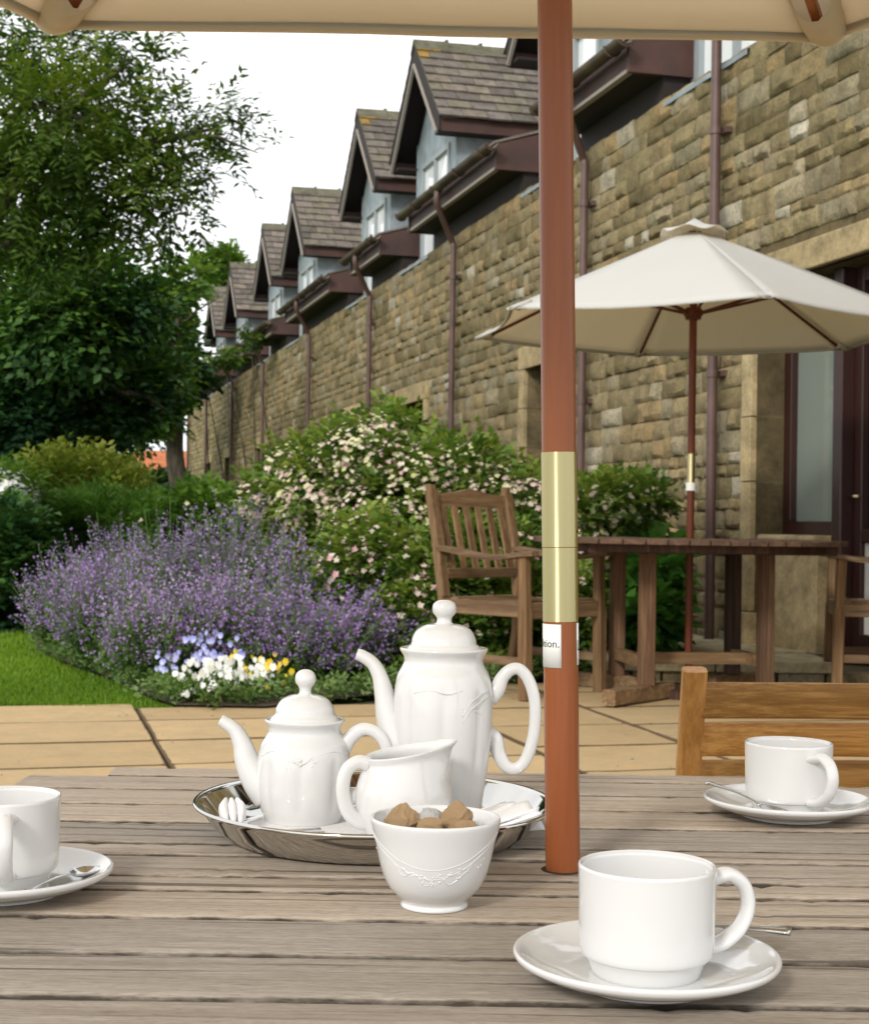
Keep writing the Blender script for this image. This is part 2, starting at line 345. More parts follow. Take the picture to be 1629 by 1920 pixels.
mat('glass_dark', (.012, .012, .012), .05, 0, .6); mat('render_pale', (.55, .53, .48), .8)
# ================================================================ the setting: ground
AL = math.atan2(1, -.27)                       # the house wall runs this way from the terrace
DV = Vector((-.27, 1)).normalized(); NV = Vector((-DV.y, DV.x))   # along the wall, out of the wall (towards the terrace)
def grid_sheet(name, xs, ys, mat_, z, kind='structure'):
    mb = MB(); nx, ny = len(xs), len(ys)
    mb.v = [(x, y, z(x, y)) for y in ys for x in xs]; mb.t = [.5]*len(mb.v)
    mb.f = [(j*nx+i, j*nx+i+1, (j+1)*nx+i+1, (j+1)*nx+i) for j in range(ny-1) for i in range(nx-1)]
    return tag(mb.build(name, mat_, smooth=True), kind=kind)
ys = list(np.concatenate([np.linspace(-6, 12, 40), np.linspace(13, 60, 20), [90, 150, 300, 600]]))
xs = list(np.concatenate([[-500, -200, -80], np.linspace(-40, 40, 41), [80, 200, 500]]))
g0 = grid_sheet('lawn', xs, ys, M['turf'], lambda x, y: gz(y) - .03 - (.004 if y < 7 else 0))
patio = MB()
# mortar bed under the paving, in wall-aligned coordinates (v across, u along)
def UV(u, v): return Vector((v*DV.y + u*DV.x, -v*DV.x + u*DV.y))   # world xy ; v = (x*.965+y*.26)
bed = MB()
def uz(u, v): p = UV(u, v); return (p.x, p.y, gz(p.y))
u_edge = lambda v: 6.92 + .27*(v - .566) / .96   # terrace edge lies across the view at about Y = 7.3
lanes = [(-3.84, 0.31), (-2.37, 0.0), (-.9, .17), (.566, .0), (2.04, .32), (2.72, .12), (4.19, .45), (4.9, .1), (6.3, .2)]
lanes = [(-6.78, .1), (-5.31, .4)] + lanes
pat = empty('patio', (0, 0, 0), kind='structure')
bedmb = MB()
proto = None
def patio_limit(v):
    # how far back (u) the paving runs in each lane: lawn edge, then planting bed, then the stone step
    x_at = lambda u: UV(u, v).x
    return None
def inside(p):
    if p.x < -.75: return p.y < 7.40 - .0*p.x
    if p.x < 1.0: return p.y < 7.40 + (p.x + .75)*1.05 + .0
    return p.y < 9.0
slab_me = {}
def slab_mesh(wv, du, k):
    key = (round(wv, 3), round(du, 3), k)
    if key in slab_me: return slab_me[key]
    rr = random.Random(k*17+int(wv*100)); h = .012
    nx, ny = 7, 6; vs = []; tt_ = []; X7 = [-wv/2, -wv/2+.022, -wv/4, 0, wv/4, wv/2-.022, wv/2]; Y6 = [-du/2, -du/2+.020, -du/6, du/6, du/2-.020, du/2]
    for j in range(ny):
        for i in range(nx):
            x = X7[i]; y = Y6[j]; tt_.append(0.0 if i in (0, nx-1) or j in (0, ny-1) else 1.0)
            x += rr.uniform(-.003, .003) if 0 < i < nx-1 or True else 0; y += rr.uniform(-.003, .003)
            vs.append((x, y, rr.uniform(-.0015, .0015)))
    fs = [(j*nx+i, j*nx+i+1, (j+1)*nx+i+1, (j+1)*nx+i) for j in range(ny-1) for i in range(nx-1)]
    rim = [i for i in range(nx)] + [j*nx+nx-1 for j in range(1, ny)] + [(ny-1)*nx+i for i in range(nx-2, -1, -1)] + [j*nx for j in range(ny-2, 0, -1)]
    n0 = len(vs); vs += [(vs[i][0]*1.006, vs[i][1]*1.006, -.006) for i in rim]; n1 = len(vs); vs += [(vs[i][0]*1.006, vs[i][1]*1.006, -.04) for i in rim]
    r_ = len(rim)
    fs += [(rim[(i+1) % r_], rim[i], n0+i, n0+(i+1) % r_) for i in range(r_)] + [(n0+(i+1) % r_, n0+i, n1+i, n1+(i+1) % r_) for i in range(r_)]
    me = bpy.data.meshes.new('paving_slab'); me.from_pydata(vs, [], fs); tt_ += [0.0]*(len(vs)-len(tt_)); me.attributes.new('tint', 'FLOAT', 'POINT').data.foreach_set('value', tt_); me.materials.append(M['paving']); slab_me[key] = me; return me
cnt = 0
for li in range(len(lanes)-1):
    v0, off = lanes[li]; v1 = lanes[li+1][0]; wv = v1 - v0 - .016
    u = -1.2 + off; k = 0
    while u < 11.5:
        du = .60 if (k*7+li) % 9 != 4 else .45
        c = UV(u + du/2, (v0+v1)/2)
        if c.y > .8 and inside(UV(u + du*.35, (v0+v1)/2)) and abs(c.x) < 4.5:
            o = bpy.data.objects.new('paving_slab', slab_mesh(wv, du - .020, (k + li) % 3)); C.objects.link(o)
            o.parent = pat; o.location = (c.x, c.y, gz(c.y) + random.uniform(-.0015, .0015))
            o.rotation_euler = (.0125*math.cos(.26) + random.uniform(-.001, .001), random.uniform(-.001, .001), math.atan2(-DV.x, DV.y)); cnt += 1
        u += du; k += 1
# joint bed and the planting-bed soil (irregular outlines)
j = MB(); j.v = [(-6, -1, -.03), (6, -1, -.03), (6, 9.2, gz(9)-.016), (1.05, 9.2, gz(9)-.016), (-.75, 7.45, gz(7.4)-.016), (-6, 7.45, gz(7.4)-.016)]; j.t = [.5]*6; j.f = [(0, 1, 2, 3, 4, 5)]
o = j.build('joint_sand', M['soil'], pat)
tag(o, kind='stuff')
b_ = MB(); pts = [(-2.66, 10.4), (-2.28, 9.5), (-1.80, 8.6), (-1.34, 7.62), (-1.22, 7.43), (-.80, 7.42), (.2, 8.45), (.95, 9.05), (3.2, 9.6), (2.2, 11.2), (-.2, 20), (-2.2, 27), (-6, 40), (-6.6, 38), (-3.9, 20), (-3.1, 12)]
b_.v = [(x, y, gz(y) + .012) for x, y in pts]; b_.t = [.5]*len(pts); b_.f = [tuple(range(len(pts)))]
tag(b_.build('planting_bed', M['soil']), kind='structure')

# raised stone step along the wall
stp = empty('stone_step', (0, 0, 0), label='low raised stone step of pale flags at the foot of the hotel wall', cat='step')
zt = .225
def wallx(Y): return 4.94 - .27*Y
edge = [.93, 1.62, 2.35, 3.1, 3.9, 4.8]
for i in range(len(edge)-1):
    x0, x1 = edge[i]+.004, edge[i+1]-.004
    mb = MB()
    for Y0, Y1 in ((8.85, 9.7), (9.708, 12.5)):
        def lim(x): return min(Y1, (4.94 - x)/.27 - .02)
        if lim((x0+x1)/2) <= Y0 + .05: continue
        n = 4; top = []
        ys_ = [Y0, None]
        a = [(x0, Y0), (x1, Y0), (x1, max(lim(x1), Y0+.02)), (x0, max(lim(x0), Y0+.02))]
        mb.add([(x, y, zt-.055) for x, y in a] + [(x, y, zt + random.uniform(-.003, .003)) for x, y in a], [(3, 2, 1, 0), (4, 5, 6, 7), (0, 1, 5, 4), (1, 2, 6, 5), (2, 3, 7, 6), (3, 0, 4, 7)])
    mb.build('coping_slab', M['pale_step'], stp, bevel=.008)
x = .97
while x < 4.7:
    ln = random.uniform(.16, .34); mb = MB(); mb.box(x, x+ln-.012, 8.885 + random.uniform(0, .012), 9.05, gz(9)-.02, zt-.058)
    mb.build('riser_stone', M['stone_face'], stp, bevel=.01); x += ln
mb = MB(); yy = 8.9
while yy < 10.9:
    ln = random.uniform(.2, .34); xx = .955; mb = MB(); mb.box(xx + random.uniform(0, .012), xx+.12, yy, yy+ln-.012, gz(9)-.02, zt-.058); mb.build('riser_stone', M['stone_face'], stp, bevel=.01); yy += ln
mb = MB(); mb.box(1.06, 4.6, 9.0, 9.6, .0, zt-.06); mb.build('fill', M['mortar'], stp)

# ================================================================ the hotel: a long stone wing with dormers
HO = (2.24, 10.0, 0)
hotel = empty('hotel_wing', HO, AL, label='long two storey stone hotel wing with a row of slated dormers', cat='building')
def H(s, o, z):       # wall coordinates -> world
    return Vector((HO[0] + s*math.cos(AL) - o*math.sin(AL), HO[1] + s*math.sin(AL) + o*math.cos(AL), z))
S0, S1, WT = -7.0, 36.4, 4.27
DORM = [-3.75, 1.24, 4.66, 9.69, 13.05, 18.55, 22.1, 27.0, 30.9]
WINS = [(c - .62 if i else 4.05, c + .62 if i else 5.2) for i, c in enumerate(DORM[2:])]
WZ0, WZ1 = 1.0, 2.52
DS0, DS1, DZ0, DZ1 = -3.4, .36, .22, 2.62
openings = [(a, b, WZ0, WZ1) for a, b in WINS] + [(DS0, DS1, DZ0, DZ1)]
# core
mb = MB(); cuts = sorted(openings); s = S0
for a, b, z0, z1 in cuts:
    mb.box(s, a, -.45, 0, -.3, WT); mb.box(a, b, -.45, 0, z1, WT)
    if z0 > .3: mb.box(a, b, -.45, 0, -.3, z0)
    s = b
mb.box(s, S1, -.45, 0, -.3, WT)
mb.box(S1 - .3, S1, -6.5, -.452, -.3, WT); mb.box(S0, S0 + .3, -6.5, -.452, -.3, WT)
mb.build('wall', M['mortar'], hotel)
# stone variants: rock faced blocks
def stone_variant(k):
    rr = np.random.default_rng(k); n = 4; vs = []; 
    for j_ in range(n):
        for i in range(n):
            x = -.5 + i/(n-1); z = -.5 + j_/(n-1); e = max(abs(x), abs(z))*2
            y = .0 if e > .99 else 1.0
            x *= .80 if (e < .99) and True else 1
            if e < .99: x *= 1.55; z *= 1.45; x += rr.uniform(-.06, .06); z += rr.uniform(-.07, .07); y = rr.uniform(.55, 1.15)
            else: x *= rr.uniform(.90, .98); z *= rr.uniform(.86, .97); y = rr.uniform(.15, .42)
            vs.append((x, y, z))
    fs = []
    for j_ in range(n-1):
        for i in range(n-1): a = j_*n+i; fs.append((a, a+n, a+n+1, a+1))
    rim = [0, 1, 2, 3, 7, 11, 15, 14, 13, 12, 8, 4]; n0 = 16
    vs += [(vs[r][0]*1.0, -.6, vs[r][2]) for r in rim]
    fs += [(rim[i], rim[(i+1) % 12], n0+(i+1) % 12, n0+i) for i in range(12)]
    return np.array(vs), fs
SV = [stone_variant(i) for i in range(14)]
SM = []
for v, f in SV:
    me = bpy.data.meshes.new('stone'); me.from_pydata([tuple(a) for a in v], [], f); me.materials.append(M['stone_face'])
    me.polygons.foreach_set('use_smooth', [True]*len(me.polygons)); me.set_sharp_from_angle(angle=R(50)); SM.append(me)
stones = []
rs = random.Random(3); z = .10
surr = [(a-.17, b+.17, WZ0-.16, WZ1+.23) for a, b in WINS] + [(DS0-.2, DS1+.17, 0, DZ1+.19)]
while z < WT + .2:
    h = rs.choice([.085, .10, .115, .13, .15, .16]); 
    if z + h > WT + .24: break
    s = S0 + rs.uniform(0, .3)
    while s < S1 - .05:
        ln = h*rs.uniform(1.2, 3.1); ln = min(ln, S1 - s)
        lim = WT + .01
        zc = z + h/2
        if zc + h*.4 > lim: s += ln; continue
        blocked = [q for q in surr if q[2] < zc < q[3] and q[0] < s + ln and s < q[1]]
        if blocked:
            q = blocked[0]
            if s < q[0] - .06: ln = q[0] - s; 
            else: s = q[1]; continue
        jj = rs.uniform(-.006, .006)
        stones.append((s + ln/2, zc + jj, ln - .010, h - .006 + rs.uniform(-.006, .006), rs.uniform(.018, .044), rs.randrange(14), rs.random(), rs.uniform(-.02, .02)))
        s += ln
    z += h
def vis(st):
    p = H(st[0], 0, st[1]); x, y = proj(p)
    if p.y < 2 or x > 1640 or y < -10 or (x > 1330 and 520 < y < 0): return None
    if y < 60 + 30*(x > 900): return None
    return p.y
near = sorted([(vis(s_), i) for i, s_ in enumerate(stones) if vis(s_) is not None])[:298]
nearset = {i for _, i in near}
for i in sorted(nearset):
    s_, z_, ln, h_, d_, k, t_, a_ = stones[i]
    o = bpy.data.objects.new('stone', SM[k]); C.objects.link(o); o.parent = hotel
    o.location = (s_, 0, z_); o.scale = (ln*1.08, d_, h_*1.12); o.rotation_euler = (0, a_, 0)
Vs, Fs, Ts = [], [], []; n = 0
for i, (s_, z_, ln, h_, d_, k, t_, a_) in enumerate(stones):
    if i in nearset: continue
    v, f = SV[k]; vv = v*np.array([ln*1.08, d_, h_*1.12]); ca, sa = math.cos(a_), math.sin(a_)
    vv = np.stack([vv[:, 0]*ca + vv[:, 2]*sa + s_, vv[:, 1], -vv[:, 0]*sa + vv[:, 2]*ca + z_], 1)
    Vs.append(vv); Fs.append(np.array(f) + n); Ts.append(np.full(len(v), t_)); n += len(v)
o = np_mesh('stonework', np.concatenate(Vs), np.concatenate(Fs), M['stone_far'], hotel, np.concatenate(Ts), True); tag(o, kind='stuff')
o.data.set_sharp_from_angle(angle=R(50))
# ground floor windows: surround pieces, frame, panes
for i, (a, b) in enumerate(WINS):
    win = empty('window', (0, 0, 0), parent=hotel)
    P = .045
    mb = MB(); mb.box(a-.18, b+.18, -.04, P, WZ1, WZ1+.22); mb.build('lintel', M['ashlar'], win, bevel=.008)
    mb = MB(); mb.box(a-.16, b+.16, -.2, P+.03, WZ0-.14, WZ0); mb.build('sill', M['ashlar'], win, bevel=.008)
    for x0, x1 in ((a-.16, a), (b, b+.16)):
        mb = MB(); nb = 4
        for q in range(nb):
            zz = WZ0 + (WZ1-WZ0)*q/nb; mb.box(x0, x1, -.24, P - .004*(q % 2), zz+.003, zz + (WZ1-WZ0)/nb - .003)
        mb.build('jamb', M['ashlar'], win, bevel=.006)
    mb = MB()
    for x0, x1, z0, z1 in ((a, b, WZ1-.07, WZ1), (a, b, WZ0, WZ0+.07), (a, a+.07, WZ0+.07, WZ1-.07), (b-.07, b, WZ0+.07, WZ1-.07), ((a+b)/2-.03, (a+b)/2+.03, WZ0+.07, WZ1-.07)):
        mb.box(x0, x1, -.30, -.22, z0, z1)
    mb.build('frame', M['frame_brown'], win)
    for x0, x1 in ((a+.07, (a+b)/2-.03), ((a+b)/2+.03, b-.07)):
        mb = MB(); mb.box(x0, x1, -.27, -.26, WZ0+.07, WZ1-.07); mb.build('pane', M['glass_dark'], win)
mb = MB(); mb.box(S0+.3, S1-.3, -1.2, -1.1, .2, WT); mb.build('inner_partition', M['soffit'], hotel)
# wide window and glazed door by the terrace
P = .045
dr = empty('terrace_window', (0, 0, 0), parent=hotel)
for x0, x1 in ((DS1+.18-1.9, DS1+.18), (DS0-.2, DS1+.18-1.905)):
    mb = MB(); mb.box(x0, x1, -.04, P, DZ1, DZ1+.185); mb.build('lintel', M['ashlar'], dr, bevel=.01)
for q in range(5):
    zz = DZ0 + .22 + (DZ1-DZ0-.22)*q/5; mb = MB(); mb.box(DS1, DS1+.15, -.24, P - .005*(q % 2), zz+.003, zz+(DZ1-DZ0-.22)/5-.003); mb.build('jamb_block', M['ashlar'], dr, bevel=.006)
mb = MB(); mb.box(DS1-.02, DS1+.17, -.24, P+.03, DZ0, DZ0+.217); mb.build('plinth_block', M['ashlar'], dr, bevel=.012)
SILL = 1.02; AW = -.42
mb = MB(); mb.box(AW, DS1-.003, -.24, -.03, DZ0, SILL-.17); mb.build('apron', M['ashlar'], dr, bevel=.006)
mb = MB(); mb.box(AW, DS1-.003, -.24, .0, SILL-.167, SILL-.06); mb.build('sill_stone', M['ashlar'], dr, bevel=.02)
mb = MB(); FO = (-.30, -.20)
for x0, x1, z0, z1 in ((AW, DS1, SILL-.058, SILL+.03), (DS1-.10, DS1, SILL+.03, DZ1-.08), (AW, AW+.07, SILL+.03, DZ1-.08), (AW, DS1, DZ1-.08, DZ1)): mb.box(x0, x1, *FO, z0, z1)
mb.build('frame', M['frame_brown'], dr, bevel=.006)
mb = MB(); mb.box(AW+.07, DS1-.10, -.26, -.25, SILL+.03, DZ1-.08); mb.build('pane', M['glass'], dr)
mb = MB(); 
for q in range(7): mb.tube([(AW+.10+q*.075, -.36, SILL+.04), (AW+.10+q*.075, -.36, DZ1-.1)], .042, 8)
mb.build('curtain', M['curtain'], dr, smooth=True)
mb = MB(); mb.box(AW-.11, AW-.003, -.31, -.12, DZ0, DZ1); mb.build('mullion_post', M['frame_brown'], dr, bevel=.01)
d = empty('glazed_door', (0, 0, 0), parent=hotel); a, b = AW-1.05, AW-.115
mb = MB()
for x0, x1, z0, z1 in ((a, a+.09, DZ0, DZ1), (b-.09, b, DZ0, DZ1), (a+.09, b-.09, DZ1-.1, DZ1), (a+.09, b-.09, DZ0, DZ0+.14), (a+.09, b-.09, SILL-.1, SILL-.02)): mb.box(x0, x1, -.29, -.21, z0, z1)
mb.build('frame', M['frame_brown'], d, bevel=.006)
mb = MB(); mb.box(a+.09, b-.09, -.26, -.25, SILL-.02, DZ1-.1); mb.build('pane', M['glass_dark'], d)
mb = MB(); mb.box(a+.09, b-.09, -.27, -.24, DZ0+.14, SILL-.1); mb.build('kick_panel', M['render_pale'], d)
mb = MB(); mb.tube([(b-.05, -.21, 1.2), (b-.05, -.16, 1.2), (b-.16, -.15, 1.2)], .010, 8); mb.build('handle', M['brass'], d, smooth=True)
d = empty('side_light', (0, 0, 0), parent=hotel); a, b = DS0, AW-1.06
mb = MB()
for x0, x1, z0, z1 in ((a, a+.09, DZ0, DZ1), (b-.09, b, DZ0, DZ1), ((a+b)/2-.04, (a+b)/2+.04, DZ0, DZ1), (a, b, DZ1-.1, DZ1-.001), (a, b, DZ0+.001, DZ0+.14)): mb.box(x0, x1, -.29 - .002*(x0 == a), -.21 + .002*(x0 == a), z0, z1)
mb.build('frame', M['frame_brown'], d)
for x0, x1 in ((a+.09, (a+b)/2-.04), ((a+b)/2+.04, b-.09)):
    mb = MB(); mb.box(x0, x1, -.26, -.25, DZ0+.14, DZ1-.1); mb.build('pane', M['glass_dark'], d)

# eaves between the dormers
EO = .27
segs = []; pr = S0
for c in DORM: segs.append((pr, c - .75)); pr = c + .75
segs.append((pr, S1 + .3))
for a, b in segs:
    if b - a < .2: continue
    e = empty('eaves', (0, 0, 0), parent=hotel)
    mb = MB(); mb.box(a+.05, b-.05, EO-.03, EO, 4.545, 4.72); mb.build('fascia', M['fascia'], e)
    mb = MB(); mb.box(a+.05, b-.05, -.3, -.02, WT+.002, 4.50); mb.build('wall_plate', M['soffit'], e)
    mb = MB(); mb.box(a+.06, b-.06, EO-.05, EO+.006, 4.515, 4.543); mb.build('drip_strip', M['barge_edge'], e)
    mb = MB(); mb.v = [(a+.05, EO-.052, 4.53), (b-.05, EO-.052, 4.53), (b-.05, -.3, 4.46), (a+.05, -.3, 4.46)]; mb.f = [(0, 1, 2, 3)]; mb.t = [.5]*4; mb.build('soffit', M['soffit'], e)
    for sx, w_ in ((a, .048), (b-.048, .048)):
        mb = MB(); o0, o1 = EO+.02, -.46
        mb.add([(sx, o0, 4.50), (sx+w_, o0, 4.50), (sx+w_, o1, 4.50), (sx, o1, 4.50), (sx, o0, 4.745), (sx+w_, o0, 4.745), (sx+w_, o1, 4.745+.22), (sx, o1, 4.745+.22)],
               [(0, 1, 2, 3), (7, 6, 5, 4), (0, 4, 5, 1), (1, 5, 6, 2), (2, 6, 7, 3), (3, 7, 4, 0)])
        mb.build('end_panel', M['fascia'], e)
    # roof edge board
    mb = MB(); mb.add([(a-.01, EO+.04, 4.75), (b+.01, EO+.04, 4.75), (b+.01, -.5, 5.0), (a-.01, -.5, 5.0), (a-.01, EO+.04, 4.775), (b+.01, EO+.04, 4.775), (b+.01, -.5, 5.025), (a-.01, -.5, 5.025)], [(0, 3, 2, 1), (4, 5, 6, 7), (0, 1, 5, 4), (1, 2, 6, 5), (2, 3, 7, 6), (3, 0, 4, 7)]); mb.build('verge_slates', M['slate'], e)
    # gutter
    ga, gb = a - .15, b + .04
    if gb - ga > .6:
        prof = [(math.cos(t)*.062, math.sin(t)*.062) for t in np.linspace(math.pi, 2*math.pi, 9)] + [(math.cos(t)*.052, math.sin(t)*.052) for t in np.linspace(2*math.pi, math.pi, 9)]
        mb = MB(); n_ = len(prof); go = EO + .10; gzz = 4.72
        k_ = max(2, int((gb-ga)/.5)); st_ = np.linspace(ga, gb, k_)
        vs = [(s_, go+x, gzz+z_) for s_ in st_ for x, z_ in prof]
        fs = [(i*n_+q, i*n_+(q+1) % n_, (i+1)*n_+(q+1) % n_, (i+1)*n_+q) for i in range(k_-1) for q in range(n_)]
        fs += [tuple(range(n_)), tuple(reversed(range((k_-1)*n_, k_*n_)))]
        mb.add(vs, fs); 
        g_ = mb.build('gutter', M['gutter_brown'], e, auto=50)
        for s_ in list(np.arange(ga+.3, gb, .9)) + [ga+.02, gb-.02]:
            mb = MB(); mb.tube([(s_, go+math.cos(t)*.07, gzz+math.sin(t)*.07) for t in np.linspace(math.pi*.98, 2.02*math.pi, 9)], .011, 6, ref=(1, 0, 0)); mb.build('gutter_bracket', M['gutter_brown'], e)
# main roof
PITCH = math.tan(R(37)); mb = MB(); mb.tint = .5
mb.add([(S0, -.5, 4.98), (S1+.25, -.5, 4.98), (S1+.25, -4.0, 4.98+3.5*PITCH), (S0, -4.0, 4.98+3.5*PITCH), (S0, -7.6, 4.9), (S1+.25, -7.6, 4.9)], [(0, 1, 2, 3), (3, 2, 5, 4)])
mb.build('main_roof', M['slate_far'], hotel)
mb = MB(); mb.add([(S1+.2, -.2, 4.3), (S1+.2, -7.4, 4.3), (S1+.2, -4, 7.3)], [(0, 1, 2)]); mb.build('end_gable', M['stone_far'], hotel)

# dormers
def dormer(c, slate_objs):
    d = empty('dormer', (c, 0, 0), parent=hotel)
    fo = -.25; hw = .93; ez = 5.86; ap = 7.04; rw = 1.22; f0 = .02; back = -3.1
    sl = (ap - ez)/rw
    # face, with the window opening built of pieces
    wx0, wx1, wz0, wz1 = -.66, .66, 4.34, 5.66
    mb = MB()
    for x0, x1, z0, z1 in ((-hw, wx0, 4.25, 5.80), (wx1, hw, 4.25, 5.80), (wx0, wx1, wz1, 5.80), (wx0, wx1, 4.25, wz0)): mb.box(x0, x1, fo-.06, fo, z0, z1)
    mb.add([(-hw, fo, 5.80), (hw, fo, 5.80), (hw, fo, ez+.1), (0, fo, ap-.12), (-hw, fo, ez+.1)], [(0, 1, 2, 3, 4)])
    mb.build('lead_face', M['lead'], d)
    for x0, x1 in ((-hw-.02, -hw), (hw, hw+.02)):
        mb = MB(); mb.box(x0, x1, back+1.2, fo+.01, 4.25, 6.0); mb.build('cheek', M['lead'], d)
    mb = MB(); mb.add([(-.74, .035, 4.26), (.74, .035, 4.26), (.74, fo, 4.34), (-.74, fo, 4.34), (-.74, .035, 4.225), (.74, .035, 4.225)], [(0, 1, 2, 3), (1, 0, 4, 5)]); mb.build('lead_sill', M['lead'], d)
    wf = MB()
    for x0, x1, z0, z1 in ((wx0, wx1, wz1-.06, wz1), (wx0, wx1, wz0, wz0+.06), (wx0, wx0+.06, wz0+.06, wz1-.06), (wx1-.06, wx1, wz0+.06, wz1-.06), (-.03, .03, wz0+.06, wz1-.06)): wf.box(x0, x1, fo-.05, fo+.025, z0, z1)
    wf.build('window_frame', M['frame_grey'], d)
    for x0, x1 in ((wx0+.06, -.03), (.03, wx1-.06)):
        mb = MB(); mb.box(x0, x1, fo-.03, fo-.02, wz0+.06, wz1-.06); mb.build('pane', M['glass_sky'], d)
    # roof boards, barge boards, eaves fascias
    for sg in (-1, 1):
        mb = MB(); t = .05
        a = [(0, f0, ap), (sg*rw, f0, ez), (sg*rw, back, ez), (0, back, ap)]
        fs = [(0, 1, 2, 3), (7, 6, 5, 4), (0, 4, 5, 1), (1, 5, 6, 2), (2, 6, 7, 3)]
        mb.add([(x, y, z_-.0) for x, y, z_ in a] + [(x, y, z_-t) for x, y, z_ in a], fs if sg < 0 else [tuple(reversed(f)) for f in fs]); mb.build('roof_board', M['soffit'], d)
        mb = MB(); q = [(0, ap-.02), (sg*rw, ez-.02), (sg*rw, ez-.20), (sg*(rw-.10), ez-.20), (0, ap-.26)]
        mb.add([(x, f0+.03, z_) for x, z_ in q] + [(x, f0+.001, z_) for x, z_ in q], [(0, 1, 2, 3, 4), (9, 8, 7, 6, 5), (0, 5, 6, 1), (1, 6, 7, 2), (2, 7, 8, 3), (3, 8, 9, 4)]); mb.build('barge_board', M['soffit'], d)
        mb = MB(); mb.bar((0, f0+.036, ap-.27), (sg*(rw-.09), f0+.036, ez-.205), .03, .035, up=(0, 1, 0)); mb.build('barge_trim', M['barge_edge'], d)
        mb = MB(); mb.box(min(sg*rw, sg*(rw-.03)), max(sg*rw, sg*(rw-.03)), back, f0, ez-.21, ez-.052); mb.build('eaves_fascia', M['fascia'], d)
        mb = MB(); x0, x1 = sorted((sg*(rw-.03), sg*hw)); mb.box(x0, x1, back, f0, ez-.20, ez-.17); mb.build('soffit', M['soffit'], d)
    # slates: courses up the slope
    nr = 9; Lr = math.hypot(rw+.06, (rw+.06)*sl); rows = Lr/nr; far = MB()
    for sg in (-1, 1):
        for r_ in range(nr):
            y = f0 + .04 + (0 if r_ % 2 else -.0); k = 0
            while y > back:
                wd = .30 if not (r_ % 2 and k == 0) else .15; wd *= random.uniform(.93, 1.05)
                u0 = r_*rows - .01; u1 = min((r_+1)*rows + .05, Lr); 
                def pt(u, h, yy): # u measured up from the eaves
                    x = (rw+.06) - u/math.hypot(1, sl); z_ = ez - .06*sl + u*sl/math.hypot(1, sl)
                    nxn, nzn = sl/math.hypot(1, sl), 1/math.hypot(1, sl)
                    return (sg*(x + h*nxn), yy, z_ + h*nzn)
                lift = .034 + random.uniform(0, .006); y1 = y - wd + .010; jx = random.uniform(-.008, .008)
                vs = [pt(u0+jx, .018+lift*.5, y), pt(u0+jx, .018+lift*.5, y1), pt(u1, .006, y1), pt(u1, .006, y), pt(u0+jx, .0+lift*.3, y), pt(u0+jx, .0+lift*.3, y1), pt(u1, -.004, y1), pt(u1, -.004, y)]
                fs = [(0, 3, 2, 1), (0, 1, 5, 4), (1, 2, 6, 5), (0, 4, 7, 3)]
                if sg < 0: fs = [tuple(reversed(f)) for f in fs]
                if slate_objs and sg < 0 and y > back + 1.2:
                    one = MB(); one.add(vs, fs); one.build('slate', M['lichen'] if (r_ >= nr-2 and k < 1) else M['slate'], d)
                else: far.tint = random.random(); far.add(vs, fs)
                y -= wd; k += 1
    tag(far.build('slates', M['slate_far'], d), kind='stuff')
    y = f0 + .05
    while y > back:
        mb = MB(); pr_ = [(-.15, ap-.10), (-.02, ap+.045), (.02, ap+.045), (.15, ap-.10), (.14, ap-.12), (0, ap+.01), (-.14, ap-.12)]
        y1 = y - .44; n_ = len(pr_); mb.add([(x, y, z_) for x, z_ in pr_] + [(x, y1, z_+.008) for x, z_ in pr_], [tuple(reversed(range(n_))), tuple(range(n_, 2*n_))] + [(i, (i+1) % n_, n_+(i+1) % n_, n_+i) for i in range(n_)])
        mb.box(-.03, .03, y1-.01, y1+.03, ap+.02, ap+.075)
        mb.build('ridge_tile', M['ridge'], d); y = y1 - .006
    return d
for i, c in enumerate(DORM): dormer(c, 2 <= i <= 4)

# downpipes
PIPES = [.83, 3.42, 7.56, 11.8, 16.4, 21.4, 25.9, 30.9, 35.2]
for i, s_ in enumerate(PIPES):
    top = 4.62 if i == 0 else 4.05
    mb = MB(); r_ = .036; o_ = .105
    mb.tube([(s_, o_, .16), (s_, o_, top)], r_, 12)
    p_ = mb.build('downpipe', M['pipe_brown'], hotel, auto=50)
    mb = MB()
    if i: 
        path = spline([(s_, o_, top-.02), (s_, o_, top+.07), (s_-.0, o_+.02, top+.13), (s_-.12, o_+.14, top+.30), (s_-.26, EO+.10, top+.48), (s_-.27, EO+.10, top+.62)], 5)
        mb.tube(path, .036, 10, ref=(.3, 1, 0)); mb.build('swan_neck', M['pipe_brown'], p_, auto=60)
    for z_ in (.9, 2.05, 3.75):
        mb = MB(); mb.tube([(s_, o_, z_), (s_, o_, z_+.05)], .044, 12); mb.box(s_-.075, s_+.075, o_-.045-.045, o_-.045, z_+.005, z_+.045); mb.build('pipe_bracket', M['pipe_brown'], p_, auto=50)
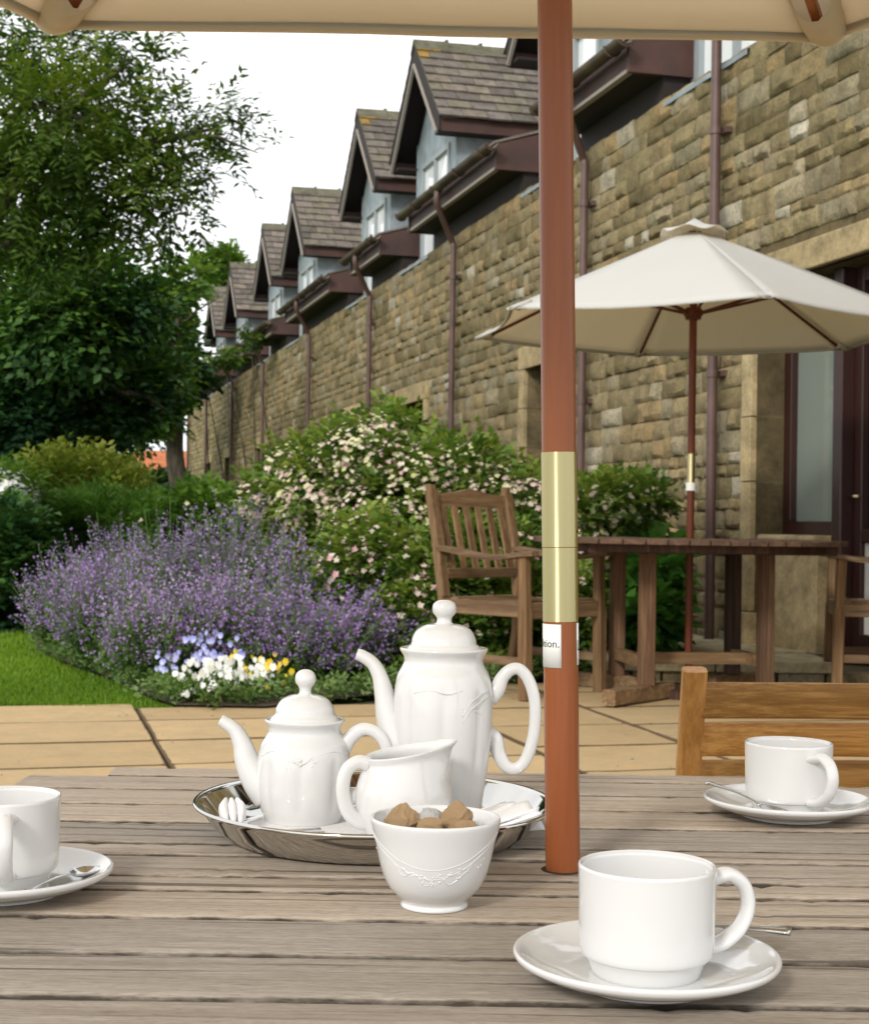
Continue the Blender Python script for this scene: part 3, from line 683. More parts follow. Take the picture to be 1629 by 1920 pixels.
# ================================================================ the near table and what stands on it
TZ = EYE - .27
from mathutils import noise as mnoise
def nz1(x, s): return mnoise.noise(Vector((x, s*7.31, s*1.7)))
TC = Vector((.04, .95)); TR = .76
tbl = empty('garden_table', (TC.x, TC.y, gz(1)), label='weathered grey slatted wooden table carrying the white tea set', cat='table')
bounds = [1.712, 1.655, 1.572, 1.489, 1.400, 1.308, 1.262, 1.188, 1.142, 1.062, .973, .883, .80, .71, .62, .53, .44, .35, .26]
POLE_XY = Vector((.1, 1.225))
def plank(y1, y0, x0, x1, seed):
    n = max(12, int((x1-x0)/.009)); g = .0032 + .0014*abs(nz1(seed, 3)); h = .024
    vs = []; prof = [(0, -h), (0, -.006), (.0012, -.0015), (.004, 0), (.0095, 0), (.5, 0), (1-.0095, 0), (1-.004, 0), (1-.0012, -.0015), (1, -.006), (1, -h)]
    ya0, ya1 = y0 + g, y1 - g
    for i in range(n+1):
        x = x0 + (x1-x0)*i/n
        c0 = nz1(x*55, seed)*.0006 + nz1(x*7, seed+.3)*.0007; c1 = nz1(x*55, seed+.7)*.0006 + nz1(x*7, seed+.9)*.0007
        chip0 = max(0, nz1(x*130, seed+2.1) - .18)*.007*max(0, nz1(x*6, seed+5) + .35); chip1 = max(0, nz1(x*130, seed+4.4) - .18)*.007*max(0, nz1(x*6, seed+8) + .35)
        for q, (t, z) in enumerate(prof):
            if 0 < t < .01: y = ya0 + t + c0 + chip0*(1 if t < .005 else .5)
            elif t == 0: y = ya0 + c0 + chip0*.7
            elif t == 1: y = ya1 + c1 - chip1*.7
            elif t > .99: y = ya1 - (1-t) + c1 - chip1*(1 if t > .995 else .5)
            else: y = ya0 + (ya1-ya0)*t
            zz = z + (nz1(x*3+t*2, seed+6)*.0005 if z == 0 else 0) - (chip0*.5 if 0 < t < .01 else 0) - (chip1*.5 if .99 < t < 1 else 0) - .0006*(2*t-1)**2
            vs.append((x, y, zz))
    m_ = len(prof); fs = [(i*m_+q, (i+1)*m_+q, (i+1)*m_+q+1, i*m_+q+1) for i in range(n) for q in range(m_-1)]
    fs += [tuple(range(m_)), tuple(reversed(range(n*m_, (n+1)*m_)))]
    return vs, fs
for i in range(len(bounds)-1):
    y1, y0 = bounds[i], bounds[i+1]; ym = (y0+y1)/2
    hl = math.sqrt(max(TR**2 - (ym - TC.y)**2, .02)); x0, x1 = TC.x - hl, TC.x + hl
    if i == 0: x0, x1 = -.345, .40
    elif i == 1: x0, x1 = -.425, .50
    elif i == 2: x0, x1 = -.50, .585
    elif i == 3: x0, x1 = -.565, .64
    vs, fs = plank(y1, y0, x0, x1, i*1.37 + .5)
    ax, ay = TC
    parts_ = [(vs, fs)]
    mb = MB(); mb.add([(x-ax, y-ay, z + TZ - gz(1)) for x, y, z in vs], fs)
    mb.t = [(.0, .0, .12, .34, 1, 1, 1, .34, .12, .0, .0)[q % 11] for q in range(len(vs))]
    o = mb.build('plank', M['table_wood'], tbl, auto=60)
for xx in (-.42, .0, .42):
    mb = MB(); mb.box(xx-.03, xx+.03, -.60, .60, TZ-gz(1)-.062, TZ-gz(1)-.0245); mb.build('batten', M['dark_wood'], tbl)
mb = MB(); mb.box(-.60, .60, -.015, .015, TZ-gz(1)-.10, TZ-gz(1)-.0625)
mb.build('crossbar', M['dark_wood'], tbl)
for sx in (-1, 1):
    for sy in (-1, 1):
        mb = MB(); mb.bar((sx*.40, sy*.40, TZ-gz(1)-.0622), (sx*.46, sy*.46, 0), .055, .055, up=(0, 1, 0)); mb.build('leg', M['old_teak'], tbl)

# ---- parasol through the table
p0 = at(1055, 1626, 1.225); p1 = at(1040, 0, 1.225); ax_ = (p1 - p0).normalized()
def on_axis(z): return p0 + ax_*((z - p0.z)/ax_.z)
GZ1 = gz(1.2)
def parasol(label, base_xy_at, rim_z, apex_z, Rr, rot, pole_r, pole_mat, canvas, hub_z, brass_z, group, sagk=.03, cap=True, hemk=1.0, zb=0):
    b = base_xy_at(zb); P = empty('parasol', tuple(b), label=label, cat='parasol', group=group)
    o3 = Vector(b); A = lambda z: base_xy_at(z) - o3
    mb = MB(); zs = [zb, (zb+apex_z)/2, brass_z[0]+.004]; mb.tube([A(z) for z in zs], pole_r, 40); mb.build('lower_pole', pole_mat, P, auto=50)
    mb = MB(); mb.tube([A(brass_z[0]+.005), A((brass_z[1]+apex_z)/2), A(apex_z - .015)], pole_r*1.005, 40); mb.build('upper_pole', pole_mat, P, auto=50)
    bz0, bz1 = brass_z; mid = bz0 + (bz1-bz0)*.44
    mb = MB(); mb.tube([A(bz0), A(mid - .0006)], pole_r*1.03, 48); s_ = mb.build('joint_sleeve', M['brass'], P, auto=50)
    mb = MB(); mb.tube([A(mid), A(bz1)], pole_r*1.045, 48); mb.build('joint_sleeve', M['brass'], P, auto=50)
    ctr = A(rim_z); top = A(apex_z)
    K = [ctr + Vector((math.cos(R(rot+60*k))*Rr, math.sin(R(rot+60*k))*Rr, -(ax_.x*math.cos(R(rot+60*k)) + ax_.y*math.sin(R(rot+60*k)))*Rr/ax_.z)) for k in range(6)]
    nu, nv = 14, 10
    for k in range(6):
        a, c = K[k], K[(k+1) % 6]; vs = []
        for i in range(nu+1):
            t = i/nu; t0 = .06 + .94*t
            e0, e1 = top.lerp(a, t0), top.lerp(c, t0)
            for q in range(nv+1):
                s_ = q/nv; p = e0.lerp(e1, s_); bow = 4*s_*(1-s_)
                sag = sagk*t0*bow*.55; inw = (ctr - (a+c)/2).normalized()*(sagk*.9*bow*t0**3)
                wob = .004*mnoise.noise(Vector((k*9+s_*6, t0*3, .3)))*t0
                vs.append(p + Vector((0, 0, -sag*.6 + wob + .0)) + inw + Vector((0, 0, sag*.0)))
        fs = [(i*(nv+1)+q, (i+1)*(nv+1)+q, (i+1)*(nv+1)+q+1, i*(nv+1)+q+1) for i in range(nu) for q in range(nv)]
        mb = MB(); mb.add(vs, fs); pan = mb.build('canopy_panel', canvas, P, smooth=True)
        so_ = pan.modifiers.new('th', 'SOLIDIFY'); so_.thickness = .0016
        # hem
        rim = vs[nu*(nv+1):]; rim2 = vs[(nu-1)*(nv+1):nu*(nv+1)]
        mb = MB(); hv = []
        for r1, r2 in zip(rim, rim2):
            d_ = (r1 - r2).normalized(); wv_ = .002*mnoise.noise(Vector((r1.x*30, r1.y*30, 0)))
            hv += [r1 + d_*.003 + Vector((0, 0, .002)), r1 - d_*(.016*hemk) - Vector((0, 0, .003)), r1 + d_*(.004 + wv_) - Vector((0, 0, .004))]
        hf = [];
        for i in range(nv): 
            for q in range(2): hf.append((i*3+q, (i+1)*3+q, (i+1)*3+q+1, i*3+q+1))
        mb.add(hv, hf); he = mb.build('hem', canvas, pan, smooth=True); so_ = he.modifiers.new('th', 'SOLIDIFY'); so_.thickness = .0012
    hub = A(hub_z); tophub = A(apex_z - .05)
    for k in range(6):
        out = (K[k] - ctr).normalized(); e = K[k] - out*.055 - Vector((0, 0, .004)); st = tophub + out*.03
        mb = MB(); mb.bar(st, e, .014, .016, bev=.003); rb = mb.build('rib', pole_mat, P)
        m_ = st.lerp(e, .50) - Vector((0, 0, .008)); mb = MB(); mb.bar(hub + out*.025, m_, .012, .016, bev=.002); mb.build('strut', pole_mat, P)
        # corner pocket sewn over the rib tip
        side = Vector((-out.y, out.x, 0)); a, c = K[(k-1) % 6], K[(k+1) % 6]
        da, dc = (a - K[k]).normalized(), (c - K[k]).normalized(); ti = (top - K[k]).normalized(); dz = Vector((0, 0, -.006))
        mb = MB(); pv = [K[k] + side*s_*.036 + ti*(t_*.105 + .020*abs(s_)) + Vector((0, 0, -.004 - (.010 + .030*t_)*(1 - abs(s_)**3))) for t_ in (-.06, .33, .66, 1) for s_ in (-1, -.6, -.2, .2, .6, 1)]
        mb.add(pv, [(i*6+q, i*6+q+1, i*6+q+7, i*6+q+6) for i in range(3) for q in range(5)]); pk = mb.build('corner_pocket', canvas, P, smooth=True); so_ = pk.modifiers.new('th', 'SOLIDIFY'); so_.thickness = .0015
        mb = MB(); mb.tube([K[k] + dz*1.0 + ti*.01, top + Vector((0, 0, -.004))], .0022, 6); mb.build('seam', canvas, P)
    mb = MB(); mb.tube([hub - ax_*.03, hub + ax_*.03], pole_r*2.1, 18); mb.tube([hub - ax_*.012, hub + ax_*.02], pole_r*2.5, 18); mb.build('runner', pole_mat, P, auto=50)
    mb = MB(); mb.tube([tophub - ax_*.025, tophub + ax_*.03], pole_r*2.0, 18); mb.build('crown_hub', pole_mat, P, auto=50)
    if cap:
        mb = MB(); vs = [top + Vector((0, 0, .055))]; n_ = 36
        for i, rr in enumerate((.06, .13, .185)):
            for q in range(n_):
                an = 2*math.pi*q/n_; f = .5 + .5*math.cos(6*(an - R(rot))); 
                dz_ = .045 - (apex_z - rim_z)/Rr*rr*(1.0) + .028*(1-f)*(i == 2) + .012*(1-f)*(i == 1)
                vs.append(top + Vector((math.cos(an)*rr*(.93+.07*f), math.sin(an)*rr*(.93+.07*f), dz_)))
        fs = [(0, 1+q, 1+(q+1) % n_) for q in range(n_)] + [(1+i*n_+q, 1+(i+1)*n_+q, 1+(i+1)*n_+(q+1) % n_, 1+i*n_+(q+1) % n_) for i in range(2) for q in range(n_)]
        mb.add(vs, fs); v_ = mb.build('vent_cap', canvas, P, smooth=True); so_ = v_.modifiers.new('th', 'SOLIDIFY'); so_.thickness = .0016
    return P, A, K
PR = .01375
PN, AN, KN = parasol('cream canvas parasol whose reddish pole passes through the tea table', on_axis, 1.682, 2.058, 1.10, 4.5, PR, M['pole_wood'], M['canvas_near'], 1.82, (.9065, 1.040), 'cream garden parasols', .035, True, 1.0, GZ1)
# foot of the pole, screw, and the printed label
mb = MB(); mb.lathe([(0, 0), (.20, 0), (.20, .05), (.19, .065), (.03, .075), (.028, .16), (.016, .16)], 40); mb.build('base', M['dark_wood'], PN, auto=40)
# screw on the right side of the sleeve
q_ = AN(.978); sx = q_ + Vector((PR*1.03, -.004, 0)); mb = MB(); mb.tube([sx, sx + Vector((.0016, 0, 0))], .0017, 12); mb.build('screw', M['brass'], PN)
def wrap_label(a0, a1, z0, z1, name='label'):
    mb = MB(); n_ = 16; r_ = PR + .00035; vs = []
    for i in range(n_+1):
        a = a0 + (a1-a0)*i/n_
        for z_ in (z0, z1):
            c_ = AN(z_); vs.append(c_ + Vector((math.cos(a)*r_, math.sin(a)*r_, 0)))
    mb.add(vs, [(2*i, 2*i+2, 2*i+3, 2*i+1) for i in range(n_)]); o = mb.build(name, M['label_paper'], PN, smooth=True)
    so_ = o.modifiers.new('th', 'SOLIDIFY'); so_.thickness = .00025; so_.offset = 0; return o
lab = wrap_label(R(-268), R(-93), .8705, .9045)
lab2 = wrap_label(R(-31), R(80), .8725, .9055)
def wrap_text(txt, size, ang_start, z, parent, bold=0):
    cu = bpy.data.curves.new('t', 'FONT'); cu.body = txt; cu.size = size; cu.align_x = 'RIGHT'; cu.offset = bold; cu.resolution_u = 3
    to = bpy.data.objects.new('t', cu); C.objects.link(to); dg = bpy.context.evaluated_depsgraph_get(); me = bpy.data.meshes.new_from_object(to.evaluated_get(dg))
    bpy.data.objects.remove(to); r_ = PR + .0007
    for v in me.vertices:
        a = ang_start + v.co.x/r_; c_ = AN(z + v.co.y); v.co = c_ + Vector((math.cos(a)*r_, math.sin(a)*r_, 0))
    me.materials.clear(); o = mesh_obj('printed_text', me, M['ink'], parent); return o
wrap_text('in good condition.', .0086, R(-98), .8865, lab)
wrap_text('L', .012, R(-10), .884, lab2)

# ---- porcelain
def cup_mesh(n=96):
    return [(0, .0016), (.0265, .0016), (.0280, 0), (.0308, 0), (.0324, .0012), (.0338, .0045), (.0352, .0075), (.0370, .0100), (.0375, .0106), (.0390, .0112), (.0402, .0135), (.0408, .0180), (.0411, .0240), (.0414, .0400), (.0418, .0540), (.0419, .0566), (.0414, .0578), (.0406, .0580), (.0398, .0572), (.0394, .0550), (.0388, .0300), (.0375, .0170), (.0340, .0100), (.0250, .0068), (0, .0060)]
def saucer_prof():
    return [(0, .0022), (.0400, .0022), (.0415, 0), (.0445, 0), (.0455, .0020), (.0560, .0045), (.0690, .0085), (.0785, .0128), (.0808, .0148), (.0814, .0166), (.0808, .0180), (.0795, .0182), (.0770, .0172), (.0700, .0130), (.0600, .0090), (.0480, .0062), (.0330, .0054), (.0310, .0044), (.0290, .0040), (0, .0040)]
def smooth_prof(pr, n=3):
    return [tuple(max(0, a) if i == 0 else a for i, a in enumerate(p)) for p in spline(pr, n)]
def make_cup(loc, rz, label):
    KR, KZ = .98, 1.135
    t = empty('tea_cup', loc, rz, label, 'cup', 'white tea cups')
    mb = MB(); mb.lathe([(a*KR, b*KZ) for a, b in smooth_prof(cup_mesh())], 96); b = mb.build('bowl', M['porcelain'], t, smooth=True)
    path = spline([(.0400, 0, .0485), (.0455, 0, .0498), (.0540, 0, .0505), (.0630, 0, .0455), (.0668, 0, .0370), (.0655, 0, .0285), (.0600, 0, .0210), (.0510, 0, .0155), (.0440, 0, .0135), (.0390, 0, .0130)], 6)
    w_ = interp([2.3, 1.9, 1.6, 1.5, 1.5, 1.5, 1.6, 1.8, 2.1, 2.3], len(path)); rr = interp([.0044, .0042, .0041, .0041, .0041, .0041, .0041, .0042, .0042, .0042], len(path))
    mb = MB(); mb.tube(path, rr, 20, flat=(w_, 1.0), ref=None); 
    mb.v = [(x*KR, y, z*KZ) for x, y, z in mb.v]; mb.build('handle', M['porcelain'], t, smooth=True)
    return t
def make_saucer(loc, label):
    mb = MB(); mb.lathe([(a*.973, b) for a, b in smooth_prof(saucer_prof())], 128); o = mb.build('saucer', M['porcelain'], smooth=True); o.location = loc
    return tag(o, label, 'saucer', 'white saucers')
def make_spoon(loc, tgt, roll, label, ln=.115):
    t = empty('teaspoon', loc, 0, label, 'spoon', 'steel teaspoons')
    d = (Vector(tgt) - Vector(loc)); t.rotation_euler = d.to_track_quat('X', 'Z').to_euler()
    k = ln/.115; mb = MB(); n_, m_ = 12, 20; vs = []; 
    for i in range(n_+1):
        r_ = i/n_
        for q in range(m_):
            a = 2*math.pi*q/m_; x = .020 + math.cos(a)*.020*r_*(1 - .0*math.cos(a)); y = math.sin(a)*.0135*r_*(1 - .18*math.cos(a)); vs.append((x*k, y*k, (-.0058*(1-r_**2) + .003)*k))
    fs = [(i*m_+q, (i+1)*m_+q, (i+1)*m_+(q+1) % m_, i*m_+(q+1) % m_) for i in range(n_) for q in range(m_)]
    mb.add(vs, fs); o = mb.build('bowl', M['spoon_steel'], t, smooth=True); so_ = o.modifiers.new('th', 'SOLIDIFY'); so_.thickness = .0009
    path = spline([(.038, 0, .0025), (.050, 0, .0048), (.075, 0, .0062), (.100, 0, .005), (.115, 0, .004)], 5); path = [tuple(v*k for v in p) for p in path]
    mb = MB(); mb.tube(path, [x*k for x in interp([.0028, .0022, .0025, .0036, .0052], len(path))], 12, flat=(1.0, .45)); mb.build('handle', M['spoon_steel'], t, smooth=True)
    return t
def place_set(x, y, rz, labels, dz=0):
    make_saucer((x, y, TZ + .0005), labels[1]); make_cup((x, y, TZ + .0048), rz, labels[0])
place_set(.1300, .924, R(14), ('white cup nearest the front edge, its handle out to the side over the spoon', 'large white saucer under the nearest cup, a spoon handle over its rim'))
place_set(.3390, 1.468, R(-66), ('white cup standing near the golden slatted chair, handle turned to the viewer', 'white saucer near the golden chair with a spoon leaning on its rim'))
place_set(-.3090, 1.122, R(-74), ('white cup cut off by the picture edge beside the steel tray', 'white saucer beside the tray with a spoon bowl shining on it'))
s1 = make_spoon((.112, .990, TZ+.013), (.222, .946, TZ+.0215), 0, 'steel teaspoon lying behind the nearest cup, handle over the saucer rim', .118)
s2 = make_spoon((.326, 1.4105, TZ+.0092), (.268, 1.484, TZ+.0235), 0, 'steel teaspoon leaning on the saucer by the golden chair', .098)
s3 = make_spoon((-.2475, 1.150, TZ+.0125), (-.276, 1.072, TZ+.011), 0, 'steel teaspoon with its bowl up on the saucer beside the tray', .085)

# sugar bowl with raised garland
sb = empty('sugar_bowl', (.0040, 1.103, TZ), R(0), 'small white bowl of sugar lumps with a raised garland, in front of the tray', 'bowl')
prof = [(0, .003), (.0195, .003), (.0205, 0), (.0235, 0), (.0240, .0018), (.0228, .0040), (.0262, .0075), (.0330, .0150), (.0375, .0250), (.0405, .0360), (.0428, .0470), (.0452, .0560), (.0462, .0600), (.0464, .0622), (.0458, .0634), (.0446, .0634), (.0436, .0622), (.0420, .0560), (.0396, .0460), (.0372, .0350), (.0345, .0260), (.0300, .0170), (.0220, .0100), (.0100, .0078), (0, .0075)]
SP = smooth_prof(prof, 3); outer = [p for p in SP if True][:int(len(SP)*.55)]
mb = MB(); mb.lathe(SP, 96); mb.build('body', M['porcelain'], sb, smooth=True)
def rad_at(pr, z):
    c_ = [(zz, rr) for rr, zz in pr if rr > .018]; 
    zs_ = []; best = None
    for (z0, r0), (z1, r1) in zip(c_[:-1], c_[1:]):
        if z0 <= z <= z1 and z1 > z0: return r0 + (r1-r0)*(z-z0)/(z1-z0)
    return c_[0][1]
def relief(parent, prof_, lines, blobs, rr=.0006, name='relief'):
    mb = MB()
    for ln in lines:
        pts = []
        for a, z in spline([(a, z, 0) for a, z in ln], 6) and [(p[0], p[1]) for p in spline([(a, z, 0) for a, z in ln], 6)]:
            r_ = rad_at(prof_, z) - .00005; pts.append((math.cos(R(a))*r_, math.sin(R(a))*r_, z))
        mb.tube(pts, rr, 6)
    for a, z, s_ in blobs:
        r_ = rad_at(prof_, z) - s_*.15; c_ = Vector((math.cos(R(a))*r_, math.sin(R(a))*r_, z)); nn = Vector((math.cos(R(a)), math.sin(R(a)), 0)); tt = Vector((-nn.y, nn.x, 0))
        n_ = 8; vs = [c_ + nn*s_*.5]; 
        for q in range(n_): an = 2*math.pi*q/n_; vs.append(c_ + nn*s_*.32 + tt*math.cos(an)*s_*.6 + Vector((0, 0, math.sin(an)*s_*.6)))
        for q in range(n_): an = 2*math.pi*q/n_; vs.append(c_ - nn*s_*.1 + tt*math.cos(an)*s_ + Vector((0, 0, math.sin(an)*s_)))
        mb.add(vs, [(0, 1+q, 1+(q+1) % n_) for q in range(n_)] + [(1+q, 1+n_+q, 1+n_+(q+1) % n_, 1+(q+1) % n_) for q in range(n_)])
    return mb.build(name, M['porcelain'], parent, smooth=True)
rr_ = random.Random(5); bl = []
for q in range(46):
    a = -93 + rr_.gauss(0, 26); f = min(1, abs(a+93)/70); bl.append((a, .026 + .012*f + rr_.uniform(-.0035, .0035), rr_.uniform(.0008, .0015)))
for sgn in (-1, 1): pass
relief(sb, SP, [[(-178, .052), (-150, .043), (-125, .033), (-93, .0265), (-62, .033), (-38, .043), (-8, .054)], [(-176, .055), (-150, .0465), (-122, .0375), (-93, .0335), (-64, .0375), (-36, .047), (-8, .058)], [(-135, .036), (-125, .028), (-112, .031), (-100, .022), (-86, .029), (-74, .023), (-60, .030), (-50, .036)]], bl, .0004, 'garland')
# sugar lumps
def lump(name, mt, loc, s_, seed, label, group):
    mb = MB(); bm = bmesh.new(); bmesh.ops.create_cube(bm, size=1); bmesh.ops.subdivide_edges(bm, edges=bm.edges[:], cuts=9, use_grid_fill=True)
    for v in bm.verts:
        p = v.co.copy(); l_ = max(abs(p.x), abs(p.y), abs(p.z)); q = p.normalized()*.60; v.co = p.lerp(q, .55); nn = mnoise.noise(v.co*3.1 + Vector((seed, 0, 0)))*.16 + mnoise.noise(v.co*7 + Vector((0, seed, 0)))*.10 + mnoise.noise(v.co*19 + Vector((0, seed, 5)))*.07; v.co *= 1 + nn
    me = bpy.data.meshes.new(name); bm.to_mesh(me); bm.free()
    o = mesh_obj(name, me, mt); o.location = loc; o.scale = [a*s_ for a in (1.0, .85, .72)]; o.rotation_euler = (seed*1.3, seed*.7, seed*2.1)
    tag(o, label, 'sugar lump', group); return o
bx, by = .0040, 1.103
lump('brown_sugar_lump', M['brown_sugar'], (bx-.0240, by-.006, TZ+.0600), .0215, 1.1, 'rough brown sugar lump against the rim nearest the teapot side of the bowl', 'sugar lumps')
lump('brown_sugar_lump', M['brown_sugar'], (bx-.0035, by-.024, TZ+.0560), .0190, 2.4, 'lowest brown sugar lump in the middle front of the bowl', 'sugar lumps')
lump('brown_sugar_lump', M['brown_sugar'], (bx+.0150, by-.004, TZ+.0620), .0215, 3.2, 'highest brown sugar lump, beside the bare inside of the bowl', 'sugar lumps')
lump('brown_sugar_lump', M['brown_sugar'], (bx+.0190, by-.019, TZ+.0575), .0170, 4.7, 'small brown sugar lump in front of the highest lump', 'sugar lumps')
lump('white_sugar_lump', M['white_sugar'], (bx-.0030, by-.004, TZ+.0590), .0200, 5.3, 'white sugar lump between the brown lumps in the bowl', 'sugar lumps')
lump('white_sugar_lump', M['white_sugar'], (bx-.004, by+.016, TZ+.0520), .0220, 6.1, 'white sugar lump at the back of the bowl behind the brown ones', 'sugar lumps')
lump('brown_sugar_lump', M['brown_sugar'], (bx-.001, by-.004, TZ+.0370), .030, 7.7, 'brown sugar lump buried under the others in the bowl', 'sugar lumps')

# steel tray
TX, TY, TRr = -.048, 1.352, .157
tr = empty('serving_tray', (TX, TY, TZ), 0, 'round polished steel tray carrying the teapots and milk jug', 'tray')
pr = [(0, 0), (.118, 0), (.128, .002), (.140, .011), (.150, .024), (.1525, .0275), (.1555, .0292), (.1572, .0284), (.1576, .0300), (.1562, .0314), (.1530, .0308), (.1500, .0285), (.1385, .0135), (.1270, .0040), (.118, .0018), (0, .0018)]
mb = MB(); mb.lathe(pr, 160); mb.build('dish', M['steel'], tr, auto=70)
mb = MB(); n_ = 144; mb.lathe([(0, .0021), (.100, .0022), (.1115, .0030), (.1150, .0034), (.1152, .0037), (.1115, .0034), (.100, .0027), (0, .0025)], n_, mod=lambda r_, z, a: (r_*(1 + (.018*abs(math.sin(a*18)) if r_ > .105 else 0)), z))
dl = mb.build('paper_doily', M['doily'], smooth=True); dl.location = (TX, TY, TZ); tag(dl, 'round white paper doily lying flat inside the steel tray', 'doily')
FZ = TZ + .0026
oct_ = lambda k, am, zlo, zhi, ph=0: (lambda r_, z, a: (r_*(1 - am*(max(0, min(1, (z-zlo)/.02))*max(0, min(1, (zhi-z)/.02)))*(1-abs(math.cos(k*.5*(a+ph))))**1.6), z))
def lid(parent, prof_, nm='lid'):
    mb = MB(); mb.lathe(smooth_prof(prof_, 3), 64); return mb.build(nm, M['porcelain'], parent, smooth=True)
# small teapot
tp = empty('teapot', (-.1145, 1.402, FZ), R(0), 'short round white teapot, the smaller of the two lidded pots on the tray', 'teapot')
P1 = [(0, .002), (.030, .002), (.031, 0), (.034, 0), (.0355, .003), (.0395, .012), (.0425, .028), (.0432, .045), (.0420, .058), (.0395, .068), (.0350, .0755), (.0328, .0805), (.0332, .0845), (.0350, .0875), (.0362, .0895), (.0360, .0912), (.0345, .0915), (.031, .0900), (.0285, .088), (0, .088)]
mb = MB(); mb.lathe(smooth_prof(P1, 3), 96, mod=oct_(8, .05, .004, .070, .39)); mb.build('body', M['porcelain'], tp, smooth=True)
lid(tp, [(0, .086), (.029, .0895), (.0305, .0915), (.0295, .0935), (.0270, .0960), (.0262, .1010), (.0215, .1085), (.0140, .1125), (.0068, .1135), (.0052, .1165), (.0060, .1200), (.0088, .1240), (.0095, .1280), (.0082, .1325), (.0045, .1355), (0, .1362)])
path = spline([(-.030, 0, .022), (-.042, 0, .036), (-.0515, 0, .052), (-.0565, 0, .068), (-.0630, 0, .080), (-.0725, 0, .0868), (-.0765, 0, .0890)], 6)
mb = MB(); mb.tube(path, interp([.020, .0175, .0135, .0100, .0078, .0066, .0062], len(path)), 24, flat=(.85, 1.0), ref=(0, 1, 0)); mb.build('spout', M['porcelain'], tp, smooth=True)
path = spline([(.0335, 0, .0640), (.0410, 0, .0745), (.0520, 0, .0825), (.0640, 0, .0800), (.0730, 0, .0690), (.0755, 0, .0520), (.0690, 0, .0350), (.0560, 0, .0250), (.0400, 0, .0215)], 6)
mb = MB(); mb.tube(path, interp([.0066, .0052, .0045, .0042, .0041, .0041, .0043, .005, .0065], len(path)), 16, flat=(1.3, 1.0), ref=(0, 1, 0)); mb.build('handle', M['porcelain'], tp, smooth=True)
relief(tp, P1[3:17], [[(-150, .060), (-130, .066), (-105, .062), (-90, .056), (-72, .062), (-45, .066), (-20, .060)]], [(-90 + rr_.gauss(0, 12), .056 + rr_.uniform(-.006, .006), rr_.uniform(.0008, .0016)) for _ in range(22)], .0005, 'garland')
# tall coffee pot
cp = empty('coffee_pot', (.0105, 1.422, FZ), R(0), 'tall white lidded pot with a big looped handle, standing behind the milk jug', 'coffee pot')
P2 = [(0, .002), (.031, .002), (.032, 0), (.0345, 0), (.0360, .004), (.0385, .020), (.0430, .050), (.0458, .080), (.0466, .100), (.0455, .118), (.0425, .131), (.0385, .1385), (.0365, .1435), (.0368, .1480), (.0388, .1515), (.0404, .1540), (.0402, .1558), (.0385, .1562), (.0340, .1550), (.031, .153), (0, .153)]
mb = MB(); mb.lathe(smooth_prof(P2, 3), 96, mod=oct_(8, .055, .004, .130, .39)); mb.build('body', M['porcelain'], cp, smooth=True)
lid(cp, [(0, .152), (.0325, .1545), (.0335, .1560), (.0322, .1580), (.0300, .1600), (.0292, .1650), (.0250, .1725), (.0165, .1770), (.0085, .1782), (.0068, .1810), (.0072, .1840), (.0102, .1875), (.0112, .1920), (.0098, .1968), (.0055, .1995), (0, .2002)])
path = spline([(-.032, 0, .052), (-.043, 0, .074), (-.0500, 0, .094), (-.0540, 0, .112), (-.0585, 0, .129), (-.0650, 0, .1405), (-.0745, 0, .1470), (-.0800, 0, .1490)], 6)
mb = MB(); mb.tube(path, interp([.022, .0195, .0150, .0115, .0090, .0078, .0072, .0066], len(path)), 24, flat=(.8, 1.0), ref=(0, 1, 0)); mb.build('spout', M['porcelain'], cp, smooth=True)
path = spline([(.0415, 0, .1100), (.0490, 0, .1180), (.0540, 0, .1290), (.0615, 0, .1365), (.0700, 0, .1370), (.0780, 0, .1280), (.0835, 0, .1120), (.0848, 0, .0930), (.0825, 0, .0720), (.0765, 0, .0540), (.0680, 0, .0460), (.0590, 0, .0480), (.0520, 0, .0590), (.0480, 0, .0720), (.0410, 0, .0770)], 5)
mb = MB(); mb.tube(path, interp([.0072, .0062, .0050, .0045, .0044, .0044, .0044, .0044, .0044, .0044, .0045, .0047, .0052, .0062, .0072], len(path)), 18, flat=(1.25, 1.0), ref=(0, 1, 0)); mb.build('handle', M['porcelain'], cp, smooth=True)
relief(cp, P2[3:18], [[(-68, .098), (-60, .108), (-45, .116), (-25, .120)], [(-68, .092), (-60, .102), (-45, .110), (-25, .115)], [(-125, .118), (-105, .121), (-85, .118), (-68, .121)]], [(-62 + rr_.gauss(0, 7), .104 + rr_.uniform(-.006, .006), rr_.uniform(.0008, .0015)) for _ in range(12)], .0005, 'garland')
# milk jug
jg = empty('milk_jug', (-.0235, 1.322, FZ), R(0), 'round white milk jug between the two pots, handle to one side', 'jug')
P3 = [(0, .002), (.0240, .002), (.0250, 0), (.0275, 0), (.0290, .0030), (.0345, .0120), (.0392, .0250), (.0405, .0360), (.0395, .0480), (.0360, .0600), (.0325, .0690), (.0318, .0740), (.0330, .0780), (.0332, .0798), (.0318, .0802), (.0302, .0780), (.0298, .0720), (.0335, .0600), (.0372, .0470), (.0380, .0350), (.0360, .0220), (.0280, .0100), (0, .0070)]
def jm(r_, z, a):
    k = max(0, math.cos(a - R(8)))**6 * max(0, min(1, (z-.055)/.022)); dz_ = .006*max(0, min(1, (z-.06)/.015))*(math.cos(a - R(8)))
    g = max(0, math.cos(a - R(8)))**10 * max(0, min(1, (z-.012)/.03)); return (r_*(1 + .34*k + .04*g) , z + dz_ + .004*k)
mb = MB(); mb.lathe(smooth_prof(P3, 3), 96, mod=jm); mb.build('body', M['porcelain'], jg, smooth=True)
